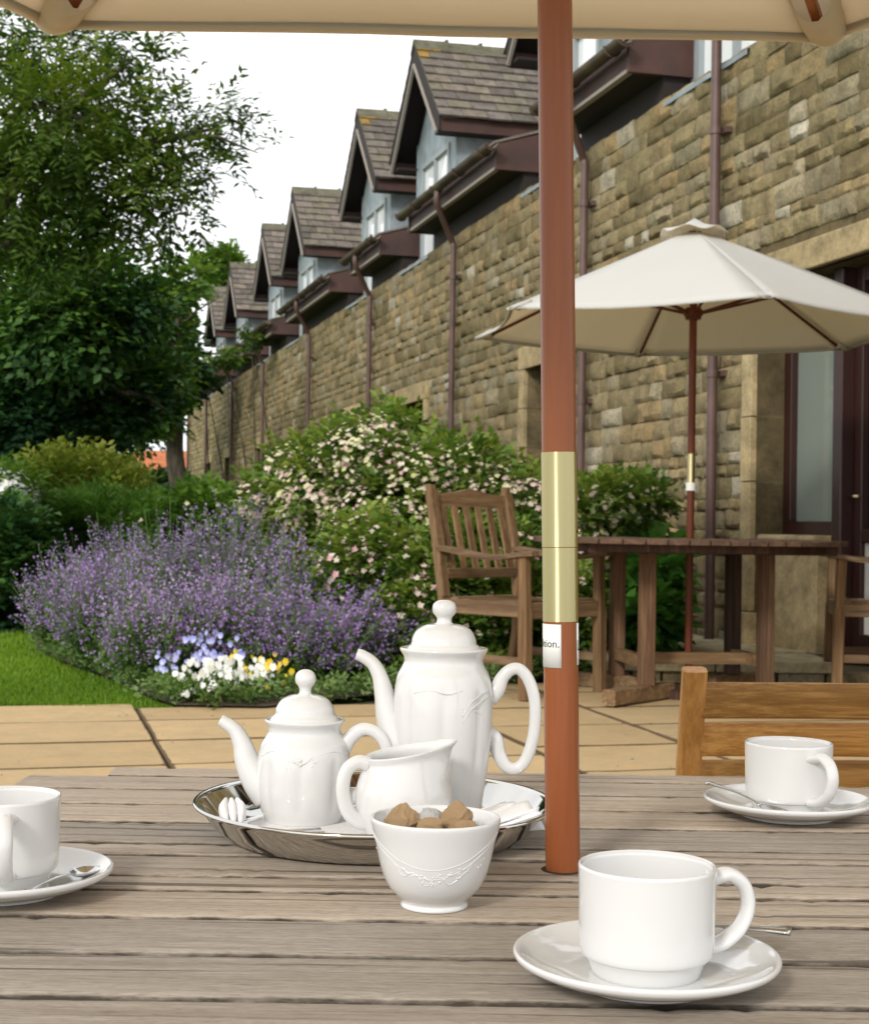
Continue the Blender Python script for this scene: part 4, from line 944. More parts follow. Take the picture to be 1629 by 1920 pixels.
ang = R(200); path = spline([(.0310, 0, .0690), (.0400, 0, .0715), (.0490, 0, .0660), (.0530, 0, .0540), (.0525, 0, .0400), (.0480, 0, .0270), (.0400, 0, .0190), (.0330, 0, .0170)], 6)
path = [(x*math.cos(ang), x*math.sin(ang), z) for x, y, z in path]
mb = MB(); mb.tube(path, interp([.0045, .0042, .0040, .0040, .0040, .0042, .0045, .005], len(path)), 16, flat=(1.5, 1.0), ref=(-math.sin(ang), math.cos(ang), 0)); mb.build('handle', M['porcelain'], jg, smooth=True)
mb = MB(); c_ = Vector((.0405, .003, .0905)); 
for q in range(6): a = q*math.pi/3; mb.lathe([(0, -.002), (.0022, -.001), (.0026, .0006), (.0015, .002), (0, .0024)], 10, (c_.x + math.cos(a)*.003, c_.y - .004, c_.z + math.sin(a)*.003 - .004))
mb.lathe([(0, -.002), (.0025, 0), (0, .0026)], 10, (c_.x, c_.y-.0055, c_.z-.004)); 

jg.scale = (1, 1, .94)
mb = MB(); mb.lathe([(.0139, .0004), (.0168, .0006), (.0172, .0001)], 40); o = mb.build('pole_hole_rim', M['dark_wood'], tbl, smooth=True); o.location = (p0.x + ax_.x*0 - TC.x, p0.y - TC.y, TZ - gz(1))
# napkins and cutlery on the tray
def napkin(loc, rz, label, nl, wd, ln, fan, parent=None, tilt=0):
    t = empty('napkin', loc, rz, label, 'napkin', 'white napkins on the tray')
    for k in range(nl):
        mb = MB(); n_ = 14; vs = []; sp = (k/(max(1, nl-1)) - .5)*fan
        for i in range(n_+1):
            t_ = i/n_
            for q in range(9):
                s_ = q/8 - .5; w_ = wd*(.35 + .65*t_); x = t_*ln; y = s_*w_ + sp*t_*.5
                z = .0015 + k*.0026 + .004*t_*math.cos(s_*3.0 + k*.6) + .0065*math.sin(k*1.7 + s_*15)*max(0, t_-.45)**1.3*2
                vs.append((x, y, z))
        fs = [(i*9+q, (i+1)*9+q, (i+1)*9+q+1, i*9+q+1) for i in range(n_) for q in range(8)]
        mb.add(vs, fs); o = mb.build('fold', M['paper'], t, smooth=True); so_ = o.modifiers.new('th', 'SOLIDIFY'); so_.thickness = .0012
    t.rotation_euler = (0, tilt, rz); return t
napkin((.010, 1.300, TZ+.005), R(22), 'folded white napkin fanned out on the tray beside the parasol pole', 4, .075, .078, .012, tilt=R(-13))
t = empty('napkin', (-.172, 1.350, TZ+.014), R(100), 'rolled white napkin on the tray rim side below the small teapot spout', 'napkin', 'white napkins on the tray')
for q in range(3):
    mb = MB(); path = spline([(-.022, (q-1)*.006, 0), (-.008, (q-1)*.0075, .003), (.008, (q-1)*.0075, .006), (.024, (q-1)*.005, .010)], 5)
    mb.tube(path, interp([.003, .0058, .0062, .003], len(path)), 12, flat=(.7, 1.1)); mb.build('fold', M['paper'], t, smooth=True)
for q, (a, b) in enumerate((((-.168, 1.315, TZ+.006), (-.095, 1.345, TZ+.006)), ((-.160, 1.300, TZ+.0065), (-.090, 1.325, TZ+.006)))):
    mb = MB(); path = [Vector(a).lerp(Vector(b), i/8) for i in range(9)]; mb.tube(path, interp([.0058, .0042, .003, .003], 9), 12, flat=(1, .35)); o = mb.build('knife_handle', M['spoon_steel'], smooth=True)
    tag(o, ['steel knife handle lying on the doily beside the small teapot', 'second steel knife handle, nearer the tray rim'][q], 'knife')

# ================================================================ the golden slatted folding chair at the near table
YC = 2.3; gch = empty('folding_chair', (.652, YC, gz(2.3) - .009), 0, 'golden oiled wooden folding chair with a slatted back at the tea table', 'chair')
X0, X1 = -.262, .262; g_ = gz(2.3)
for sx in (X0, X1):
    mb = MB(); mb.bar((sx, .10, .40-.0), (sx, 0.0, .782-g_), .026, .036, up=(1, 0, 0), bev=.005); mb.build('back_post', M['golden_teak_z'], gch)
    mb = MB(); mb.bar((sx*.99, .101, .399), (sx*.99, .30, 0), .026, .036, up=(1, 0, 0), bev=.005); mb.build('leg', M['golden_teak_z'], gch)
    mb = MB(); mb.bar((sx*.88, .22, .38), (sx*.88, -.20, 0), .026, .036, up=(1, 0, 0), bev=.005); mb.build('leg', M['golden_teak_z'], gch)
for z0, z1 in ((.708, .7615), (.649, .700), (.590, .641), (.531, .582)):
    zc, h_ = (z0+z1)/2 - g_, z1-z0; yb = (.782-g_-zc)/(.782-g_-.40)*.10
    mb = MB(); n_ = 12; vs = []
    for i in range(n_+1):
        x = X0 + .0135 + (X1-X0-.027)*i/n_; bow = .020*(1-(2*i/n_-1)**2)
        for y_, z_ in ((-.008, -h_/2+.002), (-.006, -h_/2), (.008, -h_/2), (.008, h_/2), (-.006, h_/2), (-.008, h_/2-.002)): vs.append((x, yb + y_ + bow, zc + z_ - (y_)*.2))
    fs = [(i*6+q, i*6+(q+1) % 6, (i+1)*6+(q+1) % 6, (i+1)*6+q) for i in range(n_) for q in range(6)] + [tuple(reversed(range(6))), tuple(range(n_*6, n_*6+6))]
    mb.add(vs, [tuple(reversed(f)) for f in fs]); mb.build('back_slat', M['golden_teak'], gch, auto=40)
for q in range(7):
    y = -.20 + q*.058; mb = MB(); mb.box(X0+.03, X1-.03, y, y+.048, .385, .40); mb.build('seat_slat', M['golden_teak'], gch, bevel=.003)
# ================================================================ second table, its parasol and armchairs
T2 = Vector((1.35, 8.2)); g2 = gz(8.2); TOP2 = EYE - .045 - g2
t2 = empty('round_garden_table', (T2.x, T2.y, g2), R(8), 'dark weathered round slatted table standing by the stone step under the second parasol', 'table')
R2 = .82; x = -R2 + .01; w_ = .088
while x < R2 - .03:
    xm = x + w_/2; hl = math.sqrt(max(R2**2 - (abs(xm))**2, .01)); zj = random.uniform(-.004, .003)
    mb = MB(); 
    h0 = math.sqrt(max(R2**2 - x**2, .004)); h1 = math.sqrt(max(R2**2 - min(R2, x+w_)**2, .004)); a, b = x, min(x+w_, R2-.004)
    mb.add([(a, -h0, TOP2-.028), (b, -h1, TOP2-.028), (b, h1, TOP2-.028), (a, h0, TOP2-.028), (a, -h0, TOP2+zj), (b, -h1, TOP2+zj), (b, h1, TOP2+zj), (a, h0, TOP2+zj)], [(0, 3, 2, 1), (4, 5, 6, 7), (0, 1, 5, 4), (1, 2, 6, 5), (2, 3, 7, 6), (3, 0, 4, 7)])
    mb.build('plank', M['mid_wood'], t2, bevel=.003); x += w_ + .008
for y in (-.40, .0, .40):
    mb = MB(); hl = math.sqrt(R2**2 - y*y) - .07; mb.box(-hl, hl, y-.03, y+.03, TOP2-.075, TOP2-.0285); mb.build('batten', M['dark_wood'], t2)
mb = MB(); n_ = 40; 
for q in range(n_):
    a0, a1 = 2*math.pi*q/n_, 2*math.pi*(q+1)/n_; mb.add([(math.cos(a)*r_, math.sin(a)*r_, z_) for a in (a0, a1) for r_ in (.70, .73) for z_ in (TOP2-.066, TOP2-.0287)], [(0, 1, 3, 2), (4, 6, 7, 5), (2, 3, 7, 6), (0, 4, 5, 1), (1, 5, 7, 3), (0, 2, 6, 4)])
mb.build('rim_rail', M['dark_wood'], t2)
legs2 = [(-.30, -.27), (-.31, .28), (.34, -.24), (.34, .27)]
for (lx, ly), m_ in zip(legs2, ('mid_wood_z', 'mid_wood_z', 'mid_wood_z', 'dark_wood')):
    mb = MB(); mb.bar((lx, ly, .085), (lx, ly, TOP2-.075), .075, .075, up=(0, 1, 0), bev=.004); mb.build('leg', M[m_], t2)
    d_ = Vector((lx, ly, 0)).normalized(); s_ = 1
    mb = MB(); p = Vector((lx, ly, .045)); mb.bar(p - d_*.22, p + d_*.34, .075, .078, bev=.006); mb.build('foot', M['old_teak_x'], t2)
mb = MB(); mb.bar((-.30, .0, .20), (.34, .0, .20), .05, .06); mb.build('stretcher', M['old_teak_x'], t2)
mb = MB(); mb.bar((-.30, -.24, .20), (-.31, .25, .20), .05, .06); mb.build('stretcher', M['old_teak_x'], t2)
mb = MB(); mb.bar((.34, -.21, .20), (.34, .24, .20), .05, .06); mb.build('stretcher', M['old_teak_x'], t2)

q0 = at(1290, 1250, 8.2); q1 = at(1300, 560, 8.2)
ax2 = (q1 - q0).normalized()
def ax2f(z): return q0 + ax2*((z - q0.z)/ax2.z)
_sv = ax_; ax_ = ax2
P2_, A2, K2 = parasol('open cream canvas parasol over the dark round table near the hotel wall', ax2f, 2.045, 2.585, 1.25, -84, .0200, M['pole_dark'], M['canvas_far'], 2.13, (1.225, 1.385), 'cream garden parasols', .05, True, 1.6, g2)
mb = MB(); mb.tube([A2(1.19), A2(1.232)], .026, 20); mb.build('collar', M['white_metal'], P2_, auto=50)
mb = MB(); mb.lathe([(0, 0), (.24, 0), (.24, .04), (.22, .05), (.04, .06), (.035, .12), (.022, .12)], 32); mb.build('base', M['dark_wood'], P2_, auto=40)
ax_ = _sv

def armchair(loc, rz, label):
    """front is local +y; back posts at y=0"""
    t = empty('garden_armchair', loc, rz, label, 'chair', 'weathered teak armchairs')
    W = .60; D = .60; SH = .50; AH = .745; BH = 1.10; V_ = 'old_teak'; Hm = 'old_teak_x'
    for sx in (-1, 1):
        x = sx*W/2
        mb = MB(); path = [(x, -.05, 0), (x, .005, .30), (x, .01, .50), (x, -.04, .80), (x, -.10, BH-.03)]
        for a, b in zip(path[:-1], path[1:]): mb.bar(a, b, .05, .06, up=(1, 0, 0), bev=.006)
        mb.bar(path[-1], (x, -.105, BH + .0), .044, .05, up=(1, 0, 0), bev=.01)
        mb.build('back_leg', M[V_], t)
        mb = MB(); mb.bar((x, D, 0), (x, D-.01, .46), .058, .058, up=(1, 0, 0), bev=.006); mb.bar((x, D-.01, .46), (x, D-.02, AH-.012), .052, .052, up=(1, 0, 0), bev=.006); mb.build('front_leg', M[V_], t)
        mb = MB(); n_ = 10; vs = []
        for i in range(n_+1):
            q = i/n_; y = -.03 + (D+.085)*q; z = AH + .020*math.cos(q*math.pi*1.7) - .006; wd = .030 + .014*math.sin(q*math.pi)**.5 + .006*(q > .7)
            if i == n_: wd *= .75; z -= .006
            vs += [(x-wd, y, z-.012), (x+wd, y, z-.012), (x+wd, y, z+.008), (x+wd*.7, y, z+.015), (x-wd*.7, y, z+.015), (x-wd, y, z+.008)]
        fs = [(i*6+k, i*6+(k+1) % 6, (i+1)*6+(k+1) % 6, (i+1)*6+k) for i in range(n_) for k in range(6)] + [tuple(reversed(range(6))), tuple(range(n_*6, n_*6+6))]
        mb.add(vs, [tuple(reversed(f)) for f in fs]); mb.build('armrest', M['old_teak_y'], t, auto=45)
        mb = MB(); mb.bar((x, .03, SH-.045), (x, D-.03, SH-.045), .032, .075, bev=.004); mb.build('side_rail', M['old_teak_y'], t)
        mb = MB(); mb.bar((x, -.02, .19), (x, D-.03, .19), .028, .045, bev=.004); mb.build('stretcher', M['old_teak_y'], t)
    mb = MB(); mb.bar((-W/2+.03, D-.01, SH-.05), (W/2-.03, D-.01, SH-.05), .032, .085, bev=.004); mb.build('front_rail', M[Hm], t)
    mb = MB(); mb.bar((-W/2+.025, .01, SH-.03), (W/2-.025, .01, SH-.03), .03, .06, bev=.004); mb.build('back_rail', M[Hm], t)
    mb = MB(); mb.bar((-W/2+.025, .002, SH+.125), (W/2-.025, .002, SH+.125), .03, .055, bev=.004); mb.build('back_rail', M[Hm], t)
    # crest rail with a low hump
    mb = MB(); n_ = 18; vs = []
    for i in range(n_+1):
        q = i/n_; x = -W/2+.024 + (W-.048)*q; hump = .018*math.exp(-((q-.5)/.16)**2) + .012*math.exp(-((q-.5)/.36)**2); y = -.098
        vs += [(x, y-.014, BH-.115), (x, y+.016, BH-.115), (x, y+.010, BH-.045+hump), (x, y-.020, BH-.045+hump)]
    fs = [(i*4+k, i*4+(k+1) % 4, (i+1)*4+(k+1) % 4, (i+1)*4+k) for i in range(n_) for k in range(4)] + [(3, 2, 1, 0), tuple(range(n_*4, n_*4+4))]
    mb.add(vs, [tuple(reversed(f)) for f in fs]); mb.build('crest_rail', M[Hm], t)
    for k in range(6):
        x = -W/2 + .07 + k*(W-.14)/5; mb = MB(); mb.bar((x, .004, SH+.15), (x, -.082, BH-.11), .042, .014, up=(0, 1, 0)); mb.build('back_slat', M[V_], t)
    for k in range(8):
        y = .04 + k*.068; z = SH + .0 - .018*math.sin((k+.5)/8*math.pi); mb = MB(); mb.box(-W/2+.02, W/2-.02, y, y+.056, z-.016, z + .0 + (.010 if k > 6 else .004)); mb.build('seat_slat', M[Hm], t, bevel=.003)
    return t
wood('old_teak_y', [(.045, .024, .012), (.14, .085, .045), (.27, .175, .10), (.38, .27, .165)], 1, 60, .75, .002, 5, .5)
ch = armchair((.262, 8.50, gz(8.3)), R(-135), 'weathered teak armchair beside the flowering shrub, its slatted back against the blossom')
c2 = copy_tree(ch); c2.location = (2.84, 8.60, gz(8.4)); c2.rotation_euler = (0, 0, R(80)); c2['label'] = 'weathered teak armchair on the window side of the round table, cut by the picture edge'

# ================================================================ planting
def cloud(n, blobs, shell=.55):
    """points in a set of ellipsoids (cx,cy,cz,rx,ry,rz), more of them near the surface; returns P, outward N, u (0 centre..1 surface)"""
    B = np.array(blobs, float); vol = (B[:, 3]*B[:, 4]*B[:, 5])**(2/3); k = RNG.choice(len(B), n, p=vol/vol.sum())
    d = rnd_dir(n); u = RNG.random(n)**(1/3); u = shell*u**.35 + (1-shell)*u
    return B[k, :3] + d*u[:, None]*B[k, 3:6], d, u, k
def merge(parts):
    V, F, T, n = [], [], [], 0
    for v, f, t in parts: V.append(v); F.append(f + n); T.append(t); n += len(v)
    return np.concatenate(V), np.concatenate(F), np.concatenate(T)
def sprays(P, Nn, m, ln, spread, L_, W_, tint, droop=.3, flat=.6):
    """at each P a twig of m leaves in two ranks"""
    n = len(P); D = unit(Nn + rnd_dir(n)*.6 + np.array([0, 0, -droop])); up = unit(np.array([0, 0, 1.]) + rnd_dir(n)*(1-flat)); Sd = unit(np.cross(D, up))
    out = []
    for j_ in range(m):
        t = (j_ + .5)/m; sg = 1 if j_ % 2 else -1
        p = P + D*(ln*t)[:, None] if isinstance(ln, np.ndarray) else P + D*ln*t
        p = p + RNG.normal(size=(n, 3))*spread; d = unit(Sd*sg + D*.8 + rnd_dir(n)*.3); nn = unit(np.cross(D, Sd)*-1 + rnd_dir(n)*.45)
        out.append(leaves(p, d, nn, L_*RNG.uniform(.7, 1.2, n), W_*RNG.uniform(.7, 1.2, n), np.clip(tint + RNG.normal(0, .10, n), 0, 1)))
    return merge(out)
def PB(lst, Y, dY=1.0, depth=.8):
    """crown lobes given where the photo shows them: (px, py, rpx[, ky]) at depth Y"""
    out = []
    for q in lst:
        px, py, r_ = q[:3]; yy = Y + (q[3] if len(q) > 3 else RNG.uniform(-dY, dY)); p = at(px, py, yy); r = r_*yy/FPX
        out.append((p.x, p.y, p.z, r, r*depth, r*.8))
    return out
def tree(name, label, lobes, n, leafm, base, limbs, L_, W_, m=9, ln=.45, tr=.22, lo=0.0, hi=1.0, droop=.3, group='garden trees', cat='tree'):
    t = empty(name, (base[0], base[1], gz(base[1]) - .03), 0, label, cat, group)
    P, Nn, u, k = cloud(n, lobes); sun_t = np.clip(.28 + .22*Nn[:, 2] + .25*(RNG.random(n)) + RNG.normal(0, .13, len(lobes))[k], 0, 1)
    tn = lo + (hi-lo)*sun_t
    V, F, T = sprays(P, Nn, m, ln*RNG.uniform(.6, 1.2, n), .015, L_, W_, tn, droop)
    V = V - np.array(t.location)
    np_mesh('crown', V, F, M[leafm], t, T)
    b = Vector((0, 0, 0)); mb = MB(); top = Vector(limbs[0]) - t.location
    trunk_path = spline([b, b.lerp(top, .35) + Vector((.06, .03, 0)), b.lerp(top, .7) + Vector((-.08, 0, 0)), top], 5)
    mb.tube(trunk_path, interp([tr*1.25, tr, tr*.85, tr*.6], len(trunk_path)), 14); 
    for lb in limbs[1:]:
        e = Vector(lb) - t.location; m1 = top.lerp(e, .5) + Vector((0, 0, .25)); pth = spline([top - (top-b).normalized()*.3, m1, e], 6)
        mb.tube(pth, interp([tr*.5, tr*.3, tr*.08], len(pth)), 8)
        for q in range(3):
            s_ = pth[min(len(pth)-2, 4+q*3)]; ee = Vector(s_) + Vector((random.uniform(-1, 1), random.uniform(-.6, .6), random.uniform(-.3, .9)))*.9; mb.tube([s_, Vector(s_).lerp(ee, .5) + Vector((0, 0, .08)), ee], [tr*.16, tr*.1, tr*.03], 6)
    mb.build('trunk', M['bark'], t, smooth=True)
    return t
A_ = 13.5
ash = [(40, 95, 95), (130, 90, 75), (205, 85, 42), (255, 100, 30), (285, 125, 18), (30, 230, 110), (130, 220, 100), (215, 195, 62), (250, 250, 55), (60, 350, 110), (150, 330, 85), (215, 330, 60),
       (300, 205, 34), (345, 235, 36), (395, 205, 30), (425, 200, 20), (448, 205, 12), (440, 262, 20), (405, 250, 32), (360, 300, 36), (410, 305, 22), (305, 290, 38), (315, 345, 40), (370, 355, 14), (285, 365, 50), (350, 395, 32), (220, 400, 50), (300, 420, 36), (355, 440, 20), (120, 430, 60), (30, 450, 70)]
tree('ash_tree', 'tall feathery leaved tree overhanging the lawn with sprays against the white sky', PB(ash, A_, .6), 1800, 'leaf_ash', (-5.2, 13.8), [at(-60, 480, 13.8), at(60, 330, 13.6), at(200, 200, 13.5), at(330, 260, 13.4), at(400, 240, 13.4), at(280, 400, 13.5), at(90, 130, 13.8), at(250, 110, 13.5), at(-20, 250, 13.8)], .105, .034, 11, .40, .17, .0, 1.0)
dk = [(30, 560, 105), (120, 590, 95), (215, 560, 60), (60, 690, 110), (170, 680, 90), (250, 620, 50), (265, 710, 50), (120, 780, 75), (40, 790, 75), (205, 770, 45), (180, 545, 34), (90, 520, 35)]
tree('maple_tree', 'broad dense dark green tree standing behind the golden shrub', PB(dk, 19, 1.5), 4000, 'leaf_dark', (-5.0, 19.5), [at(110, 800, 19.5), at(60, 650, 19), at(180, 640, 19), at(240, 740, 18.5), at(20, 720, 19)], .13, .085, 8, .50, .24, .05, 1.0)
br = [(425, 485, 20, 22), (405, 500, 24, 22), (440, 505, 18, 22), (400, 530, 22, 22), (355, 520, 26), (312, 580, 26), (318, 622, 20), (290, 665, 32), (290, 560, 30), (325, 705, 20), (285, 745, 34), (250, 800, 28), (320, 790, 14)]
tree('lime_tree', 'light green tree beside the far end of the hotel wing', PB(br, 25, 1.5), 1500, 'leaf_bright', (at(345, 900, 25).x, 25.0), [at(335, 760, 25), at(330, 560, 25), at(315, 620, 25), at(290, 700, 25), at(310, 800, 25)], .15, .11, 6, .4, .17, .15, 1)
bk = [(30, 660, 90), (150, 720, 90), (250, 700, 70), (310, 680, 45), (50, 820, 60), (150, 815, 50)]
tree('oak_tree', 'large dark tree farthest back, filling the gap behind the other crowns', PB(bk, 34, 3), 1900, 'leaf_dark', (-7.5, 35), [at(150, 800, 35), at(60, 650, 34), at(250, 650, 34), at(180, 550, 34)], .30, .22, 7, .8, .3, 0, .8)
# trees beyond, low on the horizon
for i, (px, py, r_, Y, lab) in enumerate(((120, 905, 60, 60, 'far round tree beyond the maple, low above the lawn'), (-60, 880, 80, 62, 'far tree at the edge of the garden beyond the white shrub'), (330, 925, 30, 70, 'small far tree behind the hedge near the orange roof'))):
    tree('far_tree', lab, PB([(px, py, r_), (px+r_*.7, py+10, r_*.7), (px-r_*.7, py+14, r_*.7)], Y, 1), 700, 'leaf_dark', (at(px, 900, Y).x, Y), [at(px, py, Y), at(px+20, py-10, Y)], .5, .35, 5, 1.2, .3, .1, .8)

def bush(name, label, lobes, n, leafm, L_, W_, m=6, ln=.16, base=None, lo=0, hi=1, group=None, cat='shrub', flowers=None, droop=0, upright=0, core=.72, shell=.55, under=.6, stems=True):
    add = []
    for (cx_, cy_, cz_, rx_, ry_, rz_) in lobes:
        g0_ = gz(cy_)
        if under and cz_ - rz_ > g0_ + .12: add.append((cx_, cy_, (cz_ + g0_)/2, rx_*under, ry_*under, (cz_ - g0_)/2 + .05))
    n = int(n*(1 + .28*len(add)/max(1, len(lobes)))); lobes = list(lobes) + add
    B = np.array(lobes); b = base or (B[:, 0].mean(), B[:, 1].mean()); t = empty(name, (b[0], b[1], gz(b[1])), 0, label, cat, group)
    P, Nn, u, k = cloud(n, lobes, shell); P[:, 2] = np.maximum(P[:, 2], gz(b[1]) + .03)
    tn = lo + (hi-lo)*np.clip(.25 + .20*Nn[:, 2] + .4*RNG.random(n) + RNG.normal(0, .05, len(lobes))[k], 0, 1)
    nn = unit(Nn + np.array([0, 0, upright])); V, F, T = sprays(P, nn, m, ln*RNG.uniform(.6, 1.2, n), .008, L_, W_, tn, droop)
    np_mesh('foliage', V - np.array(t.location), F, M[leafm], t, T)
    mb = MB()
    for q in range(14 if stems else 0):
        a = random.choice(lobes); e = Vector(a[:3]) + Vector((random.uniform(-.5, .5)*a[3], random.uniform(-.5, .5)*a[4], .3*a[5])) - t.location
        mb.tube([(random.uniform(-.08, .08), random.uniform(-.08, .08), -.01), Vector(e)*.5 + Vector((0, 0, .05)), e], [.016, .011, .004], 6)
    if not stems:
        for a in lobes:      # stems climb straight up the wall below each spread of leaves
            for q in (-.3, .2):
                sm_ = MB(); sm_.tube([Vector(v) - t.location for v in ((a[0]+.35+q, a[1]+q*.5, gz(9)), (a[0]+.3+q*.6, a[1]+q*.3, a[2]*.5), a[:3])], [.022, .016, .008], 6); sm_.build('stem', M['bark'], t, smooth=True)
    if stems: mb.build('stems', M['bark'], t, smooth=True)
    if flowers:
        nf, fm, fs_, petals, inset = flowers
        P, Nn, u, k = cloud(nf*3, lobes, 1.0); B = np.array(lobes)
        keep = []
        for i in range(len(P)):
            q = (P[i] - B[:, :3])/B[:, 3:6]; dd = (q*q).sum(1); dd[k[i]] = 9
            if dd.min() > .80 and P[i, 2] > gz(b[1]) + .1 and Nn[i, 1] < .5: keep.append(i)
        keep = keep[:nf]; P = P[keep]*1.0 + Nn[keep]*.02; Nn = unit(Nn[keep] + np.array([0, -.15, .5])); nf = len(keep)
        t1 = unit(np.cross(Nn, rnd_dir(nf))); t2_ = np.cross(Nn, t1); out = []; tn = RNG.random(nf)
        for q in range(petals):
            a = 2*math.pi*q/petals; d = t1*math.cos(a) + t2_*math.sin(a) + Nn*.25
            out.append(leaves(P, d, Nn, fs_*RNG.uniform(.7, 1.2, nf), fs_*.8, np.clip(tn + RNG.normal(0, .1, nf), 0, 1), .1))
        V, F, T = merge(out); o = np_mesh('blossom', V - np.array(t.location), F, M[fm], t, T); tag(o, kind='stuff')
    return t
# big flowering shrub in front of the wall
def ell(px, py, rx, ry, Y, dep=.5):
    p = at(px, py, Y); return (p.x, p.y, p.z, rx*Y/FPX, dep, ry*Y/FPX)
big = [ell(700, 870, 120, 78, 10.8, .7), ell(620, 930, 110, 80, 11.0, .7), ell(800, 900, 110, 75, 10.6, .6), ell(720, 815, 60, 36, 10.8, .5), ell(640, 860, 50, 36, 11, .5), ell(870, 880, 70, 50, 10.5, .5), ell(560, 880, 60, 50, 11.2, .5), ell(500, 940, 55, 45, 11.4, .5), ell(930, 930, 80, 60, 10.4, .5), ell(760, 990, 160, 110, 10.5, .6)]
bush('flowering_shrub', 'tall shrub covered in cream and pink tipped blossom below the hotel windows', big, 2900, 'leaf_shrub', .085, .042, 6, .15, flowers=(5200, 'petal_cream', .022, 5, 0), hi=1)
bush('flowering_shrub', 'cream and pink flowering shrub between the near parasol pole and the round table', [ell(1140, 950, 90, 42, 10.2, .45), ell(1060, 960, 60, 50, 10.1, .4), ell(1200, 935, 45, 28, 10.3, .35), ell(1010, 935, 50, 40, 10.2, .4), ell(1090, 1030, 70, 60, 10.1, .4)], 1300, 'leaf_shrub', .08, .04, 6, .13, flowers=(620, 'petal_cream', .026, 5, 0))
bush('rose_bush', 'low rose bush with small pale pink flowers beside the teak armchair', [ell(740, 1060, 95, 60, 9.6, .5), ell(690, 1020, 70, 50, 9.7, .5), ell(800, 1110, 60, 70, 9.4, .4), ell(770, 1150, 60, 70, 9.3, .4), ell(650, 1060, 50, 50, 9.6, .4)], 1700, 'leaf_shrub', .06, .032, 6, .11, lo=.05, flowers=(330, 'petal_pink', .026, 5, 0))
bush('rose_bush', 'low rose bush under and behind the teak armchair seat', [ell(920, 1120, 80, 80, 9.35, .25), ell(900, 1190, 70, 45, 9.3, .2), ell(1000, 1150, 60, 70, 9.4, .25), ell(880, 1040, 60, 60, 9.5, .25), ell(960, 1040, 60, 50, 9.6, .25), ell(1080, 1130, 50, 60, 9.5, .2)], 1600, 'leaf_shrub', .06, .032, 6, .11, flowers=(150, 'petal_pink', .028, 5, 0), hi=.85)
bush('hydrangea', 'leafy plant with large bright green leaves behind the round table legs', [ell(1225, 1060, 42, 34, 9.85, .3), ell(1215, 1110, 45, 45, 9.75, .3), ell(1235, 1150, 35, 40, 9.7, .25), ell(1200, 1165, 30, 34, 9.7, .2)], 230, 'leaf_big', .15, .095, 3, .14, cat='plant', hi=1)
bush('garden_shrub', 'bright green low shrub between the catmint and the far windows', [ell(380, 950, 55, 28, 14, .7), ell(330, 965, 50, 28, 14, .7), ell(430, 965, 50, 30, 13.5, .7), ell(300, 985, 40, 24, 13.6, .6)], 1100, 'leaf_bright', .08, .05, 6, .16, flowers=(60, 'petal_cream', .03, 5, 0), lo=0, hi=.8)
bush('golden_shrub', 'rounded golden green shrub in front of the dark trees', [ell(150, 905, 85, 50, 16.5, 1), ell(95, 915, 45, 42, 16.2, .8), ell(210, 920, 55, 36, 16.4, .8), ell(150, 950, 90, 40, 16.2, .8), ell(235, 945, 40, 22, 16.0, .6)], 2000, 'leaf_gold', .10, .05, 7, .22, droop=-.2)
bush('white_flowering_shrub', 'shrub with white blossom heads at the picture edge by the lawn', [ell(20, 925, 42, 42, 13.5, .6), ell(-20, 940, 50, 55, 13.5, .6)], 700, 'leaf_bright', .08, .04, 6, .14, flowers=(900, 'petal_white', .042, 5, 0), hi=.8)
bush('laurel_bush', 'dark glossy green bush at the lawn edge under the white blossom', [ell(10, 1020, 62, 70, 12.4, .7), ell(30, 1075, 45, 48, 12.2, .6), ell(-30, 1060, 60, 80, 12.4, .6)], 1500, 'leaf_dark', .10, .055, 6, .15, lo=.05, hi=.8)
bush('fern_clump', 'bright green feathery clump behind the catmint', [ell(215, 970, 70, 30, 14.5, .7), ell(130, 985, 55, 32, 14.5, .7), ell(260, 1000, 50, 26, 14.2, .6), ell(90, 1000, 40, 36, 14.2, .6)], 1300, 'leaf_bright', .14, .018, 7, .22, upright=1.4, cat='plant', hi=.55)
hd = [ell(px, 925, 24, 30, 30, 1.0) for px in range(232, 350, 20)] + [ell(px, 960, 24, 30, 29, 1.0) for px in range(222, 350, 20)]
bush('clipped_hedge', 'dark clipped hedge under the orange roof at the end of the garden', hd, 3200, 'leaf_hedge', .16, .10, 5, .2, cat='hedge', under=1.0)
bush('climbing_plant', 'leafy climber grown over the gutter at the far end of the wing', [ell(425, 668, 34, 9, 31.5, .3), ell(472, 632, 14, 7, 29.5, .3), ell(385, 705, 20, 9, 35, .4)], 230, 'leaf_ash', .12, .08, 5, .2, base=(-2.9, 30), cat='climber', droop=.6, hi=.8, under=0, stems=False)
# orange roofed house far beyond
h = empty('tiled_house', (at(295, 900, 55).x, 55, gz(55) - .03), 0, 'far house showing only its orange tiled roof above the hedge', 'house')
mb = MB(); mb.box(-2.2, 2.2, -2, 2, 0, 2.2); mb.build('wall', M['stone_far'], h)
mb = MB(); mb.add([(-2.5, -2.4, 2.1), (2.5, -2.4, 2.1), (2.5, 2.4, 2.1), (-2.5, 2.4, 2.1), (-.9, 0, 3.45), (1.3, 0, 3.45)], [(0, 1, 5, 4), (1, 2, 5), (2, 3, 4, 5), (3, 0, 4), (3, 2, 1, 0)]); mb.build('roof', M['orange_tile'], h)

